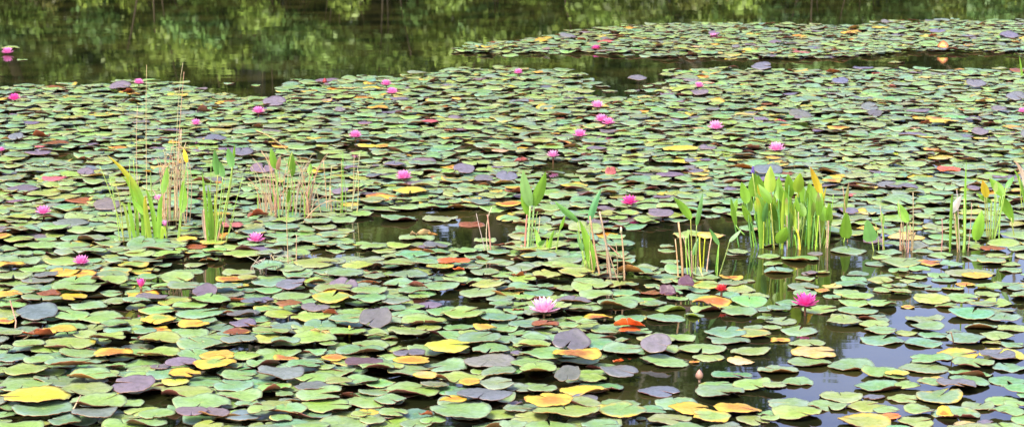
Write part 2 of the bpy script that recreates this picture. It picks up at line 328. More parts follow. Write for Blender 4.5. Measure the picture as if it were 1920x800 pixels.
# --- blades measured on the photograph, tile by tile (tile origin; then x y width in 1280ths of a 240 px tile, colour code, flags)
TILES = [
((0, 650), "60 80 150 g;290 90 310 g;110 160 320 g;400 205 310 g;690 70 480 y c;815 150 400 g c;740 300 500 g c;1080 25 350 y c;1120 90 250 g;240 350 520 y;1070 320 230 y;930 420 480 g c;850 540 510 g c;240 500 520 g;20 540 90 m;360 640 660 Y;440 735 580 g;40 745 190 g;1000 690 500 g c;950 775 420 n;1160 240 220 g c;1140 165 350 o c"),
((240, 650), "50 475 440 m T9;330 25 400 y c;720 75 420 g;1110 45 330 n c;1180 140 300 y;320 145 400 y c;680 190 350 g;140 255 300 g;110 365 280 g;340 360 300 g;540 265 300 m;330 250 190 m;900 215 350 o;870 290 420 Y;570 370 300 o;480 430 260 Y;760 400 340 g;1110 370 340 g;1210 220 260 g c;580 510 520 g c;1060 475 360 g;1110 545 440 g;740 660 530 g;140 705 330 y c;290 785 350 g;1200 660 240 g c;850 775 330 m c;1150 780 330 g;640 785 300 m"),
((480, 650), "150 20 330 y;580 30 400 y c;300 60 260 g c;730 75 190 g;880 60 240 g;1150 35 340 g c;1040 115 440 g c;590 130 230 g c;70 225 300 g c;440 240 470 g;490 300 340 g c;690 300 210 g;300 170 230 o;780 190 240 o;1080 255 340 p;800 345 380 g;1200 330 330 g;240 390 460 n;600 420 390 g;190 490 330 y c;570 515 340 m c;640 590 450 g;830 470 270 y;1060 420 310 g c;1230 430 310 g;180 640 400 g c;710 675 490 y c;1110 580 410 g;300 735 380 g c;60 770 260 g;1120 690 230 Y;1050 785 180 y;1290 750 220 n"),
((720, 650), "460 55 450 g;640 110 430 Y;250 140 300 m;60 150 240 g;280 235 330 o;610 230 400 g;950 50 400 n;1080 130 380 g;1060 230 470 n;60 300 270 y c;450 320 220 g F;770 385 500 y c;410 395 240 t;1150 340 330 n;1130 455 350 g;860 460 210 o;290 490 480 g c;510 465 270 n;850 525 450 g;60 585 300 g;1010 620 500 m;310 710 350 n;690 665 250 o;760 760 550 g;420 765 140 b U55;1170 710 330 y;100 740 280 g;50 660 150 Y"),
((960, 650), "180 40 390 g c;200 110 340 y c;590 30 350 m T34;530 120 330 g;300 185 400 g;890 60 350 g;1110 125 390 g;50 170 130 m;200 270 420 y;650 215 430 o;560 370 255 m T42;790 365 290 y;260 345 350 y c;1070 325 410 m;720 470 430 Y c;90 445 280 g;300 465 280 g;720 550 290 m F;1050 585 480 g;680 650 390 g c;370 670 430 o;60 705 260 g;30 595 140 m;540 765 600 g;1090 720 500 g;1060 235 110 e U40"),
((1200, 650), "160 65 320 m T20;250 165 480 g;620 45 470 g;690 110 330 g;1100 55 400 g;1010 150 290 t F;545 155 110 o;920 320 410 g F;770 390 350 g;800 480 510 g c;1120 410 380 g;190 450 430 m c;370 575 460 g F;110 640 310 g;520 660 460 o;980 660 470 o;300 760 430 g F;710 760 400 Y;1130 740 330 g;10 725 110 g"),
((1440, 650), "460 80 480 t F;410 165 440 g;830 200 470 g c;1170 280 460 y c;100 240 420 g c;290 360 320 g c;60 430 240 g;70 390 230 n;1100 410 500 g c;730 505 450 g;200 570 430 g c;600 600 390 g;980 600 400 y;290 690 500 y c;20 740 190 g;1060 510 220 m;1180 660 260 g;960 760 520 y;1230 725 200 e"),
((1680, 650), "340 150 430 g;280 220 480 g;10 290 240 Y;620 85 430 Y;1060 90 470 Y;1010 130 360 m;770 185 440 g;1130 215 340 g;750 285 440 g c;1110 345 390 g;740 370 410 g c;110 410 270 g;350 405 280 g;380 340 310 t;600 450 390 m;430 530 480 g;80 525 320 y;820 600 340 g;600 680 480 g c;1060 550 340 g;1200 600 250 g;1110 700 360 g c;230 660 310 y;200 760 350 y;480 755 170 o T30;890 760 160 m;1200 470 320 g;700 785 250 t"),
((0, 500), "200 30 400 g;640 20 370 y;110 85 250 o c;360 95 310 g;610 110 290 g;870 75 280 g;1170 15 230 g;140 200 340 g;380 225 300 n;470 190 240 m;790 185 330 o;750 260 390 g;1120 165 330 g;1100 245 340 y c;500 320 220 g;760 330 430 g;1110 315 230 g;300 310 270 n;250 360 290 g;100 400 240 o;490 385 230 b c;420 435 390 g;120 480 280 g c;880 465 370 g;730 400 270 o;1180 440 250 g;370 540 430 m T8;50 595 190 o;720 560 330 g;1000 560 430 g;690 660 340 g;400 715 290 b U46;100 760 270 g;600 760 310 o;930 650 310 g;830 755 260 y;1150 650 280 g;1190 740 260 g"),
((240, 500), "350 10 190 g F;600 55 320 g F;120 75 290 Y F;470 140 410 g F;1110 60 320 g F;1020 130 290 o F;1210 160 210 y;1120 210 170 y;1010 280 250 g;20 230 100 y;400 280 310 g;560 300 310 g;770 330 250 m T30;820 420 390 g;150 330 310 o;240 375 290 m;470 400 320 y;1090 360 210 b c;90 455 260 g;290 510 340 g;720 540 450 g;690 600 360 g;1150 540 290 m c;1150 615 260 m;310 600 330 Y;300 670 270 o;660 675 290 o;40 600 280 y;930 635 250 n;170 740 220 g;640 740 330 g;1000 690 210 g;1090 755 270 b c;1220 270 180 g;1240 410 200 m;330 780 280 g;30 720 200 y"),
((480, 500), "600 45 430 y;120 100 290 g;130 180 330 g;350 110 280 g;430 180 230 g;590 210 210 y c;900 150 370 g;1060 60 350 y;350 250 300 m;120 280 280 g;880 265 290 m T15;1120 245 230 g;360 345 370 g;70 380 200 m;780 330 370 g;760 405 380 y;1130 340 340 g;1120 425 340 g;120 450 280 g;330 480 250 b c;480 450 250 g;600 500 260 m;260 540 350 y c;740 530 165 b U35;980 520 340 g;120 640 230 y c;560 570 390 y;650 640 340 n T12;1195 605 345 m T36;910 640 340 g;640 730 220 t U30;300 710 310 g;160 770 340 g;920 750 340 y c;1190 745 260 g c;570 790 260 g;1190 160 220 g"),
((720, 500), "170 50 340 y;430 50 240 g;560 90 270 y;700 45 300 e c;745 97 125 e U30;900 90 160 n;1010 120 280 g;1160 50 260 g;230 150 380 g;150 220 310 g c;400 190 160 g;560 240 360 g;710 195 240 g;1000 205 330 g c;60 320 210 g;300 325 310 g c;940 330 330 g;1040 270 350 y;1170 360 290 g;450 415 260 m F;120 440 280 g;90 490 240 g;290 525 300 g c;610 520 360 g c;1180 460 240 g;790 585 410 g;1030 530 330 g;1150 600 340 g;170 570 200 g;400 640 410 y c;750 660 290 g;160 700 230 y;640 740 330 g;260 760 350 g;900 765 280 y;1010 730 220 o;1200 700 260 g;660 460 145 b F;50 760 160 g c"),
((960, 500), "60 155 145 b U25;100 220 270 y;120 280 310 g;330 235 160 g;90 85 290 g;420 60 310 g;540 105 320 y;360 165 290 y;650 170 340 y;770 230 270 g;800 270 400 g;530 290 160 g;540 350 130 g T20;850 350 340 g;1130 290 290 g;1080 195 320 y;1200 220 140 n;1160 360 320 g;130 370 210 g;50 450 200 g;610 430 320 m c;270 520 310 g;480 500 220 g;680 510 220 g;860 560 260 o c;1050 470 430 g c;1170 555 310 g;40 590 140 g;160 670 350 g;330 690 250 b c;560 680 250 g;750 680 210 g;970 690 340 g;1170 620 290 e U34;1180 705 230 e;90 750 240 g c;60 510 130 b U25"),
((1200, 500), "60 40 270 g;200 40 160 g;340 60 190 g T20;250 130 330 g;100 140 230 g;600 90 170 g T15;680 135 250 g F;910 140 250 o F;1090 145 130 g;920 190 310 n F;240 240 190 g;460 230 170 p T38;270 325 160 p T38;590 260 220 g F;1010 240 310 g F;100 270 210 b c;620 310 310 g F;880 290 250 g F;1150 300 300 g F;720 380 400 o c;1090 380 380 g F;1230 430 210 n;60 340 260 y;140 390 260 g;90 430 200 g;300 430 300 g cv;260 520 390 g;550 490 190 g cv;990 475 370 g F;1250 540 160 g F;850 685 400 g F;880 740 430 n F;1130 690 370 y F;1150 615 240 g F;320 720 460 g F;160 775 390 g"),
((1440, 500), "350 210 310 g F;830 195 330 g F;860 140 280 g;900 100 230 n;1150 110 230 g F;1120 160 260 y F;1240 200 210 g F;780 260 290 g F;540 260 165 o;640 225 210 t;640 305 180 g F;900 320 320 g F;870 370 340 y F;210 370 280 g F;110 435 250 n F;520 435 360 g F;900 445 390 g F;1140 390 300 g c;130 550 320 g F;40 630 190 g F;310 650 390 g F;770 570 360 y F;760 505 270 y F;1060 530 320 n c;1060 600 310 y F;1130 660 330 g F;1140 740 430 g F;390 770 390 g F;120 735 200 o;430 80 140 m F"),
((1680, 500), "240 50 240 g F;740 70 480 g F;810 110 290 o F;480 140 250 g F;20 115 80 y F;700 180 200 o F;30 210 170 g F;240 195 250 g F;370 230 170 g F;570 225 240 y F;920 220 290 g F;910 280 270 g F;1150 40 250 g F;1200 240 190 g F;1220 340 170 g c;350 350 400 y F;650 320 370 g F;1000 370 310 y F;120 405 150 o F;520 400 260 g c;860 400 310 g F;760 495 480 g F;1010 460 410 g F;1070 540 360 g F;290 540 400 g F;310 625 340 g F;100 665 240 y F;380 690 330 g F;590 660 190 n F;850 610 330 g c;1160 620 310 y F;1010 715 350 g F;700 745 410 g F;280 770 370 g F;960 765 210 y F;1170 785 240 g"),
]
# --- single blades measured farther out (full photo pixels)
FAR = """242 179 25 b U24;75 262 34 b U35;385 213 34 p U25;978 309 27 r U46;1145 333 22 r T60;1562 140 30 b U24;1735 239 26 b U26;1630 210 32 m T20;1575 160 30 m T15;768 212 20 b U26
485 410 40 b U30;885 422 52 b F;945 465 42 b U14;790 447 44 t U50;809 452 24 o U34;870 328 42 m T15;695 369 52 m F;715 378 62 o;770 372 70 Y;930 373 28 Y;1290 306 72 Y F;1275 290 70 Y;1075 352 56 Y;1130 445 62 o F
1120 427 46 m;1293 441 62 y F;1334 446 54 t F;1700 449 72 t F;1780 331 46 e c;1690 365 60 m;690 277 42 Y F;1768 240 60 Y;425 446 56 o F;352 460 42 Y;750 412 75 g F;825 412 70 g F;668 405 66 g F;1251 471 34 g F
1380 476 40 g F;1256 491 36 g F;1382 476 44 g F;1442 482 44 g F;1450 496 36 g F;1528 476 30 m F;1516 514 28 m F;1768 93 20 o T40;1400 99 20 o T20;1340 90 22 o;20 90 34 y F;42 113 20 g F;430 157 22 g F
480 161 20 g F;555 150 24 g F;1180 345 0 g;1720 218 44 m;1830 165 36 m T15;1672 170 16 r U36;1640 222 26 m T25;265 463 54 n T16;30 388 40 m;1100 478 30 o F;1680 118 30 g F;1090 80 20 b U24;520 60 0 g;957 105 30 g F;1560 352 40 o;1905 190 40 m T15;120 532 60 o;1250 462 26 g F"""
HAND = []
for (ox, oy), txt in TILES:
    for it in txt.split(';'):
        p = it.split(); HAND.append((ox + float(p[0]) * .1875, oy + float(p[1]) * .1875, float(p[2]) * .1875, p[3], p[4] if len(p) > 4 else ''))
for it in FAR.replace('\n', ';').split(';'):
    p = it.split()
    if float(p[2]) > 0: HAND.append((float(p[0]), float(p[1]), float(p[2]), p[3], p[4] if len(p) > 4 else ''))

def inside(px, py, poly):
    c = False; j = len(poly) - 1
    for i in range(len(poly)):
        (xi, yi), (xj, yj) = poly[i], poly[j]
        if (yi > py) != (yj > py) and px < (xj - xi) * (py - yi) / (yj - yi) + xi: c = not c
        j = i
    return c
TOPLINE = [(-900, 172), (0, 170), (60, 166), (200, 158), (330, 158), (400, 183), (520, 191), (545, 160), (640, 152), (760, 148), (860, 131), (1050, 136), (1130, 152), (1245, 154), (1252, 134), (1920, 135), (2800, 138)]
ISLAND = [(848, 97), (900, 86), (1000, 77), (1060, 63), (1180, 51), (1330, 47), (1600, 53), (1640, 47), (1760, 42), (2700, 38), (2700, 106), (1920, 101), (1700, 96), (1640, 106), (1500, 112), (1280, 111), (1100, 100), (980, 101), (870, 100)]
HOLES = [([(1075, 150), (1240, 140), (1262, 165), (1200, 190), (1110, 186)], .08), ([(600, 281), (700, 272), (716, 300), (640, 313), (550, 306)], .12),
 ([(640, 415), (700, 396), (960, 394), (985, 430), (960, 468), (860, 466), (740, 462), (650, 452)], .03), ([(1150, 430), (1260, 415), (1410, 412), (1420, 500), (1330, 512), (1180, 500)], .0),
 ([(1390, 436), (1590, 443), (1640, 466), (1640, 560), (1560, 545), (1380, 560), (1320, 530), (1325, 505)], .03), ([(1600, 470), (1960, 462), (1960, 560), (1600, 560)], .35),
 ([(90, 283), (170, 280), (175, 306), (95, 306)], .2), ([(285, 492), (500, 488), (505, 545), (300, 546)], .03), ([(1540, 112), (1920, 107), (1920, 130), (1540, 130)], .05),
 ([(1400, 555), (2000, 555), (2000, 735), (1720, 745), (1620, 830), (1460, 830), (1420, 640)], .0), ([(1130, 675), (1440, 650), (1440, 770), (1130, 775)], .0), ([(1190, 585), (1420, 585), (1420, 660), (1230, 645)], .0),
 ([(800, 545), (935, 540), (935, 606), (790, 600)], .0), ([(275, 738), (350, 738), (340, 795), (275, 795)], .0), ([(740, 655), (790, 655), (790, 670), (740, 670)], .0), ([(720, 700), (860, 745), (830, 775), (740, 775)], .0), ([(965, 735), (1060, 735), (1050, 760), (965, 765)], .0),
 ([(840, 272), (905, 268), (905, 286), (850, 290)], .2), ([(1010, 305), (1100, 310), (1100, 335), (1010, 330)], .2), ([(1210, 300), (1290, 312), (1310, 320), (1200, 318)], .2), ([(1740, 300), (1800, 300), (1800, 320), (1730, 318)], .2),
 ([(900, 480), (985, 478), (985, 500), (880, 500)], .1), ([(560, 470), (720, 476), (720, 496), (560, 492)], .2)]
PADS = []; GRID = {}
CELL = .26
def near(x, y, rad=.26):
    i0, j0 = int(math.floor(x / CELL)), int(math.floor(y / CELL))
    for i in (i0 - 1, i0, i0 + 1):
        for j in (j0 - 1, j0, j0 + 1):
            for p in GRID.get((i, j), ()): yield p
def put(P):
    PADS.append(P); GRID.setdefault((int(math.floor(P['x'] / CELL)), int(math.floor(P['y'] / CELL))), []).append(P)
for h in HAND:
    P = make_pad(*h); P['hand'] = True; put(P)
def vnoise(x, y, s):
    return math.sin(x * 2.1 * s + 1.3) * math.sin(y * 1.7 * s + .4) + .6 * math.sin(x * 3.7 * s + y * 2.3 * s) + .4 * math.sin(x * 5.3 * s - y * 4.1 * s + 2)
NC = 110000
ys = np.sqrt(rng.random(NC) * (29.5 ** 2 - 7.9 ** 2) + 7.9 ** 2); us = (rng.random(NC) - .5)
tx = [p[0] for p in TOPLINE]; ty = [p[1] for p in TOPLINE]
for Y, u in zip(ys, us):
    x = u * (.62 * Y + 1.0)
    px, py = to_px(x, Y)
    if py < np.interp(px, tx, ty) and not inside(px, py, ISLAND): continue
    keep = 1.
    for poly, kp in HOLES:
        if inside(px, py, poly): keep = kp; break
    if rng.random() > keep: continue
    k = .48 + .10 * max(0, vnoise(x, Y, .8))
    handzone = 505 < py < 815 and -20 < px < 1940
    if handzone: k = .50 if px < 1130 else .76
    if keep < .5: k = 1.0
    if px > 1560 and 420 < py < 560: k = .80
    r = .050 + .055 * rng.random() ** .8
    if rng.random() < .12: r *= .62
    ok = True
    for q in near(x, Y):
        if (x - q['x']) ** 2 + (Y - q['y']) ** 2 < (k * (r + q['r'])) ** 2: ok = False; break
    if not ok: continue
    z = rng.random(); cl = math.sin(x * 1.9 + 2 * math.sin(Y * .8)) * math.sin(Y * 1.3 + 1.1 * math.sin(x * 1.2))
    z = min(.999, z ** (1.75 - .85 * cl))
    code = 'g' if z < .74 else 'y' if z < .84 else 'Y' if z < .855 else 'o' if z < .872 else 'm' if z < .925 else 'n' if z < .978 else 'b' if z < .985 else 'r' if z < .988 else 't'
    if handzone and code in 'Yombrt': code = 'g' if rng.random() < .7 else 'n'
    fl = ''
    if px > 1560 and py > 420: fl = 'F'
    elif handzone and rng.random() < .28: fl = 'c'
    elif rng.random() < (.24 if py > 260 else .12): fl = 'c'
    else: fl = 'q'
    if not handzone and ((code in 'br' and rng.random() < .08) or (code == 'm' and rng.random() < .15)): fl = ('U' + str(int(24 + 18 * rng.random()))) if code in 'br' else ('T' + str(int(5 + 12 * rng.random())))
    P = make_pad(x=x, y=Y, r=r, code=code, flags=fl); P['hand'] = False; put(P)
# stacking: a blade over others sits a little higher
order = list(range(len(PADS))); random.shuffle(order); done = set()
order.sort(key=lambda i: PADS[i]['hand'] + (PADS[i]['hand'] and PADS[i]['code'] not in 'gyn'))      # young green blades below, the rest on top
for i in order:
    P = PADS[i]; lv = 0.
    sparse = 'F' in P['flags']
    for q in near(P['x'], P['y']):
        if id(q) in done and (P['x'] - q['x']) ** 2 + (P['y'] - q['y']) ** 2 < (.93 * (P['r'] + q['r'])) ** 2: lv = max(lv, q['z'] + .011)
    P['z'] = lv if lv < (.060 if P['hand'] else .042) else (.045 + random.random() * .015 if P['hand'] else random.random() * .035)
    if sparse: P['z'] = min(P['z'], .012)
    if P.get('fold'): P['z'] = .048
    done.add(id(P))
for P in PADS: P['px'], P['py'] = to_px(P['x'], P['y']); P['wpx'] = 2 * P['r'] * F / math.hypot(P['y'], H)
inview = lambda P: -.3 * P['wpx'] < P['px'] < 1920 + .3 * P['wpx'] and P['py'] < 806
cand = sorted([P for P in PADS if inview(P)], key=lambda P: -(P['wpx'] * (1.25 if P['stand'] else 1.0) * (1 if P['hand'] else .6)))
THINGS = cand[:300]; ids = {id(p) for p in THINGS}

# ------------------------------------------------------------------ anchors that the pad labels refer to
ANCH = [(1020, 568, 'the large pale pink flower'), (1510, 558, 'the deep pink mirrored flower'), (1353, 537, 'the small red flower'), (264, 531, 'the half open pink bud'),
 (1311, 706, 'the brown pointed bud'), (50, 627, 'the bent dry twig'), (142, 760, 'the twig on bright yellow'), (1780, 645, 'the pink stalk at right'),
 (705, 612, 'the big upright mauve pad'), (1070, 655, 'the square topped mauve pad'), (1065, 720, 'the brown edged mauve pad'), (1230, 662, 'the half covered mauve pad'),
 (75, 634, 'the standing rust red pad'), (1185, 618, 'the scarlet curled pad'), (865, 517, 'the red and orange fold'), (772, 694, 'the orange red pad'), (67, 770, 'the bright yellow pad'),
 (405, 695, 'the golden yellow pads'), (1527, 665, 'the flat cream yellow pad'), (250, 740, 'the round mauve grey pad'), (1030, 775, 'the soaked orange brown pad'), (910, 766, 'the big mauve grey pad'),
 (1335, 572, 'the half sunken orange pad'), (1260, 556, 'the two dark purple pads'), (1796, 666, 'the pale yellow pad right'), (1890, 672, 'the mauve pad between yellows'), (799, 790, 'the brown upturned curl'),
 (1235, 735, 'the split mauve floating pad'), (384, 562, 'the tilted grey mauve pad'), (330, 530, 'the green pad below reeds'), (1770, 791, 'the bright orange curl'), (683, 698, 'the small purple pad')]
CN = {'g': 'green', 'y': 'yellow green', 'Y': 'yellow', 'o': 'orange', 'e': 'red', 'm': 'mauve grey', 'n': 'dull green', 'b': 'rust brown', 'p': 'dark purple', 't': 'tan', 'r': 'pinkish red'}
def sector(dx, dy):
    a = math.degrees(math.atan2(-dy * 3.2, dx)) % 360
    return ['right of', 'behind and right of', 'behind', 'behind and left of', 'left of', 'in front and left of', 'in front of', 'in front and right of'][int((a + 22.5) // 45) % 8]
def dist(P, A): return math.hypot(P['px'] - A[0], (P['py'] - A[1]) * 3.2)
ORD = ['nearest', 'second', 'third', 'fourth', 'fifth', 'sixth', 'seventh', 'eighth', 'ninth', 'tenth', 'eleventh', 'twelfth', 'thirteenth', 'fourteenth', 'fifteenth', 'sixteenth', 'seventeenth', 'eighteenth', 'nineteenth', 'twentieth']
def look(P):
    s = 'tilted ' if P['stand'] else ''
    if 'c' in P['flags']: s = 'curled '
    return s + CN[P['code']] + ' lily pad'
table = {}
for P in cand:
    P['look'] = look(P)
for ai, A in enumerate(ANCH):
    for P in cand:
        d = dist(P, A)
        if d > 7: table.setdefault((P['look'], ai, sector(P['px'] - A[0], P['py'] - A[1])), []).append((d, id(P)))
best = {}
for (lk, ai, sec), lst in table.items():
    lst.sort()
    for rank, (d, pid) in enumerate(lst[:20]):
        sc = d * (1 + .35 * rank)
        if pid not in best or sc < best[pid][0]: best[pid] = (sc, f"{lk}, {ORD[rank]} {sec} {ANCH[ai][2]}")
for P in THINGS:
    V = None; mb = MB(); pad_geo(P, mb, 40, 6)
    o = (P['x'], P['y'], 0)
    ob = mb.build('lily_pad', [M_TOP, M_UND], None, o, True, True); ob.location = o
    own = [A for A in ANCH if dist(P, A) <= 12]
    lab = best.get(id(P), (0, P['look'] + ' floating at the edge of the mat'))[1]
    tag(ob, lab, 'lily pad', 'lily pads near the camera')
rest = MB()
for P in PADS:
    if id(P) in ids: continue
    Y = P['y']
    n, k = (32, 5) if Y < 11.5 else (24, 4) if Y < 15 else (16, 3)
    pad_geo(P, rest, n, k)
tag(rest.build('lily_pad_carpet', [M_TOP, M_UND], under=True), 'dense carpet of small green lily pads farther out on the pond', 'lily pads', kind='stuff')

# ------------------------------------------------------------------ water lily flowers
def petal(mb, base, az, elev, length, width, cup, cols):
    nu, nv = 7, 5; V = []; C = []; Fc = []
    d = Vector((math.cos(az), math.sin(az), 0)); side = Vector((-math.sin(az), math.cos(az), 0)); up = Vector((0, 0, 1))
    p = Vector(base); el = elev - .35
    for i in range(nu):
        t = i / (nu - 1); e = el + .55 * t + cup * t * t
        if i: p = p + (d * math.cos(e) + up * math.sin(e)) * (length / (nu - 1))
        nrm = (-d * math.sin(e) + up * math.cos(e))
        wd = width * (.35 + .65 * math.sin(min(1, t * 1.55) * PI / 2)) * (1 - t ** 3.2) ** .8 + width * .02
        for j in range(nv):
            s = j / (nv - 1) * 2 - 1
            V.append(tuple(p + side * (s * wd / 2) + nrm * (abs(s) ** 2 * wd * .22)))
            C.append(tuple(np.array(cols[0]) * (1 - t) + np.array(cols[1]) * t) + (1,))
    for i in range(nu - 1):
        for j in range(nv - 1):
            a = i * nv + j; Fc.append((a, a + 1, a + nv + 1, a + nv))
    mb.add(V, Fc, C)
PINK = ((.76, .10, .40), (.86, .32, .62)); DEEP = ((.74, .03, .27), (.80, .12, .45)); PALE = ((.74, .15, .42), (.92, .62, .78)); RED = ((.62, .02, .03), (.68, .06, .07)); SOFT = ((.76, .13, .44), (.88, .46, .70))
def lily(px, py, w, label, cols=PINK, open_=1.0, height=None, detail=True):
    Y0 = ground(px, py)[1]; d = math.hypot(Y0, H); rad = w * 1.28 / 2 / F * d
    hb = height if height is not None else (max(rad * .5, .05) if detail else (.055 if py > 125 else .012))            # flower base above the water
    x, y = ground(px, py, hb + rad * .55)
    root = empty('water_lily', (x, y, 0), label, 'flower', 'pink water lilies')
    B = (0, 0, hb); seed = random.Random(int(px * 7 + py))
    whorls = [(9, .30, 1.0), (9, .72, 1.04), (8, 1.06, .98), (6, 1.32, .80)] if open_ > .6 else [(5, 1.12, 1.0), (5, 1.30, .95), (3, 1.45, .85)]
    whole = None if detail else MB()
    for wi, (n, el, ln) in enumerate(whorls):
        for i in range(n):
            mb = whole or MB(); az = 2 * PI * (i + .5 * wi + seed.uniform(-.12, .12)) / n
            petal(mb, (B[0] + .02 * rad * math.cos(az), B[1] + .02 * rad * math.sin(az), B[2]), az, el + seed.uniform(-.1, .1), rad * ln * (1.06 if open_ > .6 else 1.5), rad * (.40 if open_ > .6 else .62), .12 if wi else .05, cols)
            if whole is None: mb.build('petal', M_PETAL, root)
    if whole is not None: whole.build('corolla', M_PETAL, root)
    mb = MB()
    for i in range(22):
        a = 2 * PI * i / 22; rr = rad * (.10 + .08 * (i % 3))
        tube(mb, [(B[0] + rr * .5 * math.cos(a), B[1] + rr * .5 * math.sin(a), B[2]), (B[0] + rr * math.cos(a), B[1] + rr * math.sin(a), B[2] + rad * (.34 - .03 * (i % 4)))], rad * .03, rad * .022, (.75, .42, .03, 1), 5)
    mb.build('flower_center', M_PETAL, root)
    mb = MB(); tube(mb, curve((.01, .02, -.15), (0.0, 0.01, -.02), (B[0], B[1], B[2] + .006)), .005, .006, (.16, .07, .03, 1)); mb.build('flower_stalk', M_STEM, root)
    mb = MB()
    for i in range(4): petal(mb, B, PI / 2 * i + .4, .02, rad * .95, rad * .42, .05, ((.10, .10, .03), (.16, .09, .05)))
    for vv in mb.v: vv[:, 2] -= .004
    mb.build('sepal_ring', M_PETAL, root)
FL = [(1020, 568, 46, 'large pale pink water lily with white petal tips, open above the near pads', PALE, 1),
 (1510, 558, 40, 'deep pink water lily mirrored in the open water on the right', DEEP, 1), (1353, 537, 20, 'small ragged red water lily beside a flat orange pad', RED, 1),
 (264, 532, 20, 'half open magenta lily bud beside the mirrored reed stems', DEEP, .4), (152, 484, 26, 'bright pink lily on a short stalk left of the reed clump', PINK, 1),
 (81, 391, 25, 'bright pink lily among plain pads at the left, level with the reeds', PINK, 1), (480, 442, 27, 'pink lily just right of the reed clump beside a brown pad', PINK, 1),
 (297, 368, 15, 'small pink lily half hidden behind the reed leaves', SOFT, 1), (310, 420, 15, 'dull pink lily low at the foot of the reeds', SOFT, .4),
 (757, 325, 26, 'pink lily on the dense mat above the open pool, standing alone', PINK, 1), (1180, 372, 27, 'magenta lily between the two leaf tufts, beyond the dark pool', DEEP, 1),
 (1037, 286, 20, 'soft pink lily behind the tall twin leaf plant', SOFT, 1), (1456, 272, 26, 'pink lily with pale tips behind the dense green clump', SOFT, 1),
 (1342, 232, 25, 'pale pink spread lily on the mat left of the clump, farther out', SOFT, 1), (1087, 247, 22, 'bright pink lily with ragged top in front of the paired blooms', PINK, 1),
 (1128, 219, 22, 'left bloom of the touching pair of pink lilies', PINK, 1), (1141, 225, 20, 'right bloom of the touching pair of pink lilies', PINK, 1),
 (1120, 193, 21, 'pink lily at the edge of the small pool in the far mat', SOFT, 1), (666, 249, 21, 'pink lily on the far mat above the small dark gap', PINK, 1),
 (484, 204, 20, 'pink lily near the notch of dark water at the mat edge', PINK, 1), (367, 227, 17, 'small pink lily behind the tall dry stems', PINK, 1),
 (260, 151, 16, 'small pink lily on the far edge of the left mat', PINK, 1), (27, 180, 20, 'bright pink lily at the left frame edge on the mat', DEEP, 1),
 (14, 93, 19, 'lone pink lily on open water at the far left', PINK, 1), (724, 153, 17, 'farther of two pink lilies near the far mat edge', PINK, 1),
 (735, 168, 19, 'nearer of two pink lilies near the far mat edge', PINK, 1), (972, 132, 15, 'small pink lily on the far edge of the main mat', PINK, 1),
 (1118, 88, 16, 'pink lily on the far island of pads, mirrored in the channel', DEEP, 1), (1338, 66, 15, 'tiny pink lily farthest out on the island of pads', PINK, 1),
 (1311, 157, 16, 'small pink lily just this side of the narrow channel', PINK, 1), (1917, 205, 14, 'pink lily cut by the right frame edge', PINK, 1), (2, 278, 12, 'pink lily cut by the left frame edge', PINK, 1)]
for (px, py, w, lab, cols, op) in FL:
    lily(px, py, w, lab, cols, op, None, py > 215)
# closed bud
def bud(px, py, w, h, label, col, col2):
    x, y = ground(px, py + h / 2); d = math.hypot(y, H); s = d / F
    root = empty('lily_bud', (x, y, 0), label, 'flower bud')
    mb = MB(); seg = 12; V = []; Fc = []; C = []
    prof = [(0, .35), (.12, .8), (.32, 1.), (.55, .9), (.78, .55), (.93, .22), (1, .04)]
    for i, (t, rr) in enumerate(prof):
        for j in range(seg):
            a = 2 * PI * j / seg; q = rr * w / 2 * s * (1 + .08 * math.cos(4 * a))
            V.append((q * math.cos(a), q * math.sin(a), .012 + t * h * s)); C.append(tuple(np.array(col) * (1 - t) + np.array(col2) * t) + (1,))
    for i in range(len(prof) - 1):
        for j in range(seg): Fc.append((i * seg + j, i * seg + (j + 1) % seg, (i + 1) * seg + (j + 1) % seg, (i + 1) * seg + j))
    Fc.append(tuple((len(prof) - 1) * seg + j for j in range(seg)))
    mb.add(V, Fc, C); mb.build('bud_body', M_PETAL, root)
    mb = MB(); tube(mb, [(0.01, 0.01, -.12), (0, 0, .02)], .005, .006, (.15, .08, .04, 1)); mb.build('flower_stalk', M_STEM, root)
bud(1311, 706, 14, 19, 'closed brown pink lily bud standing in dark water', (.30, .17, .10), (.52, .30, .24))
bud(609, 154, 8, 10, 'dark red lily bud at the far mat edge', (.25, .03, .03), (.40, .05, .06))

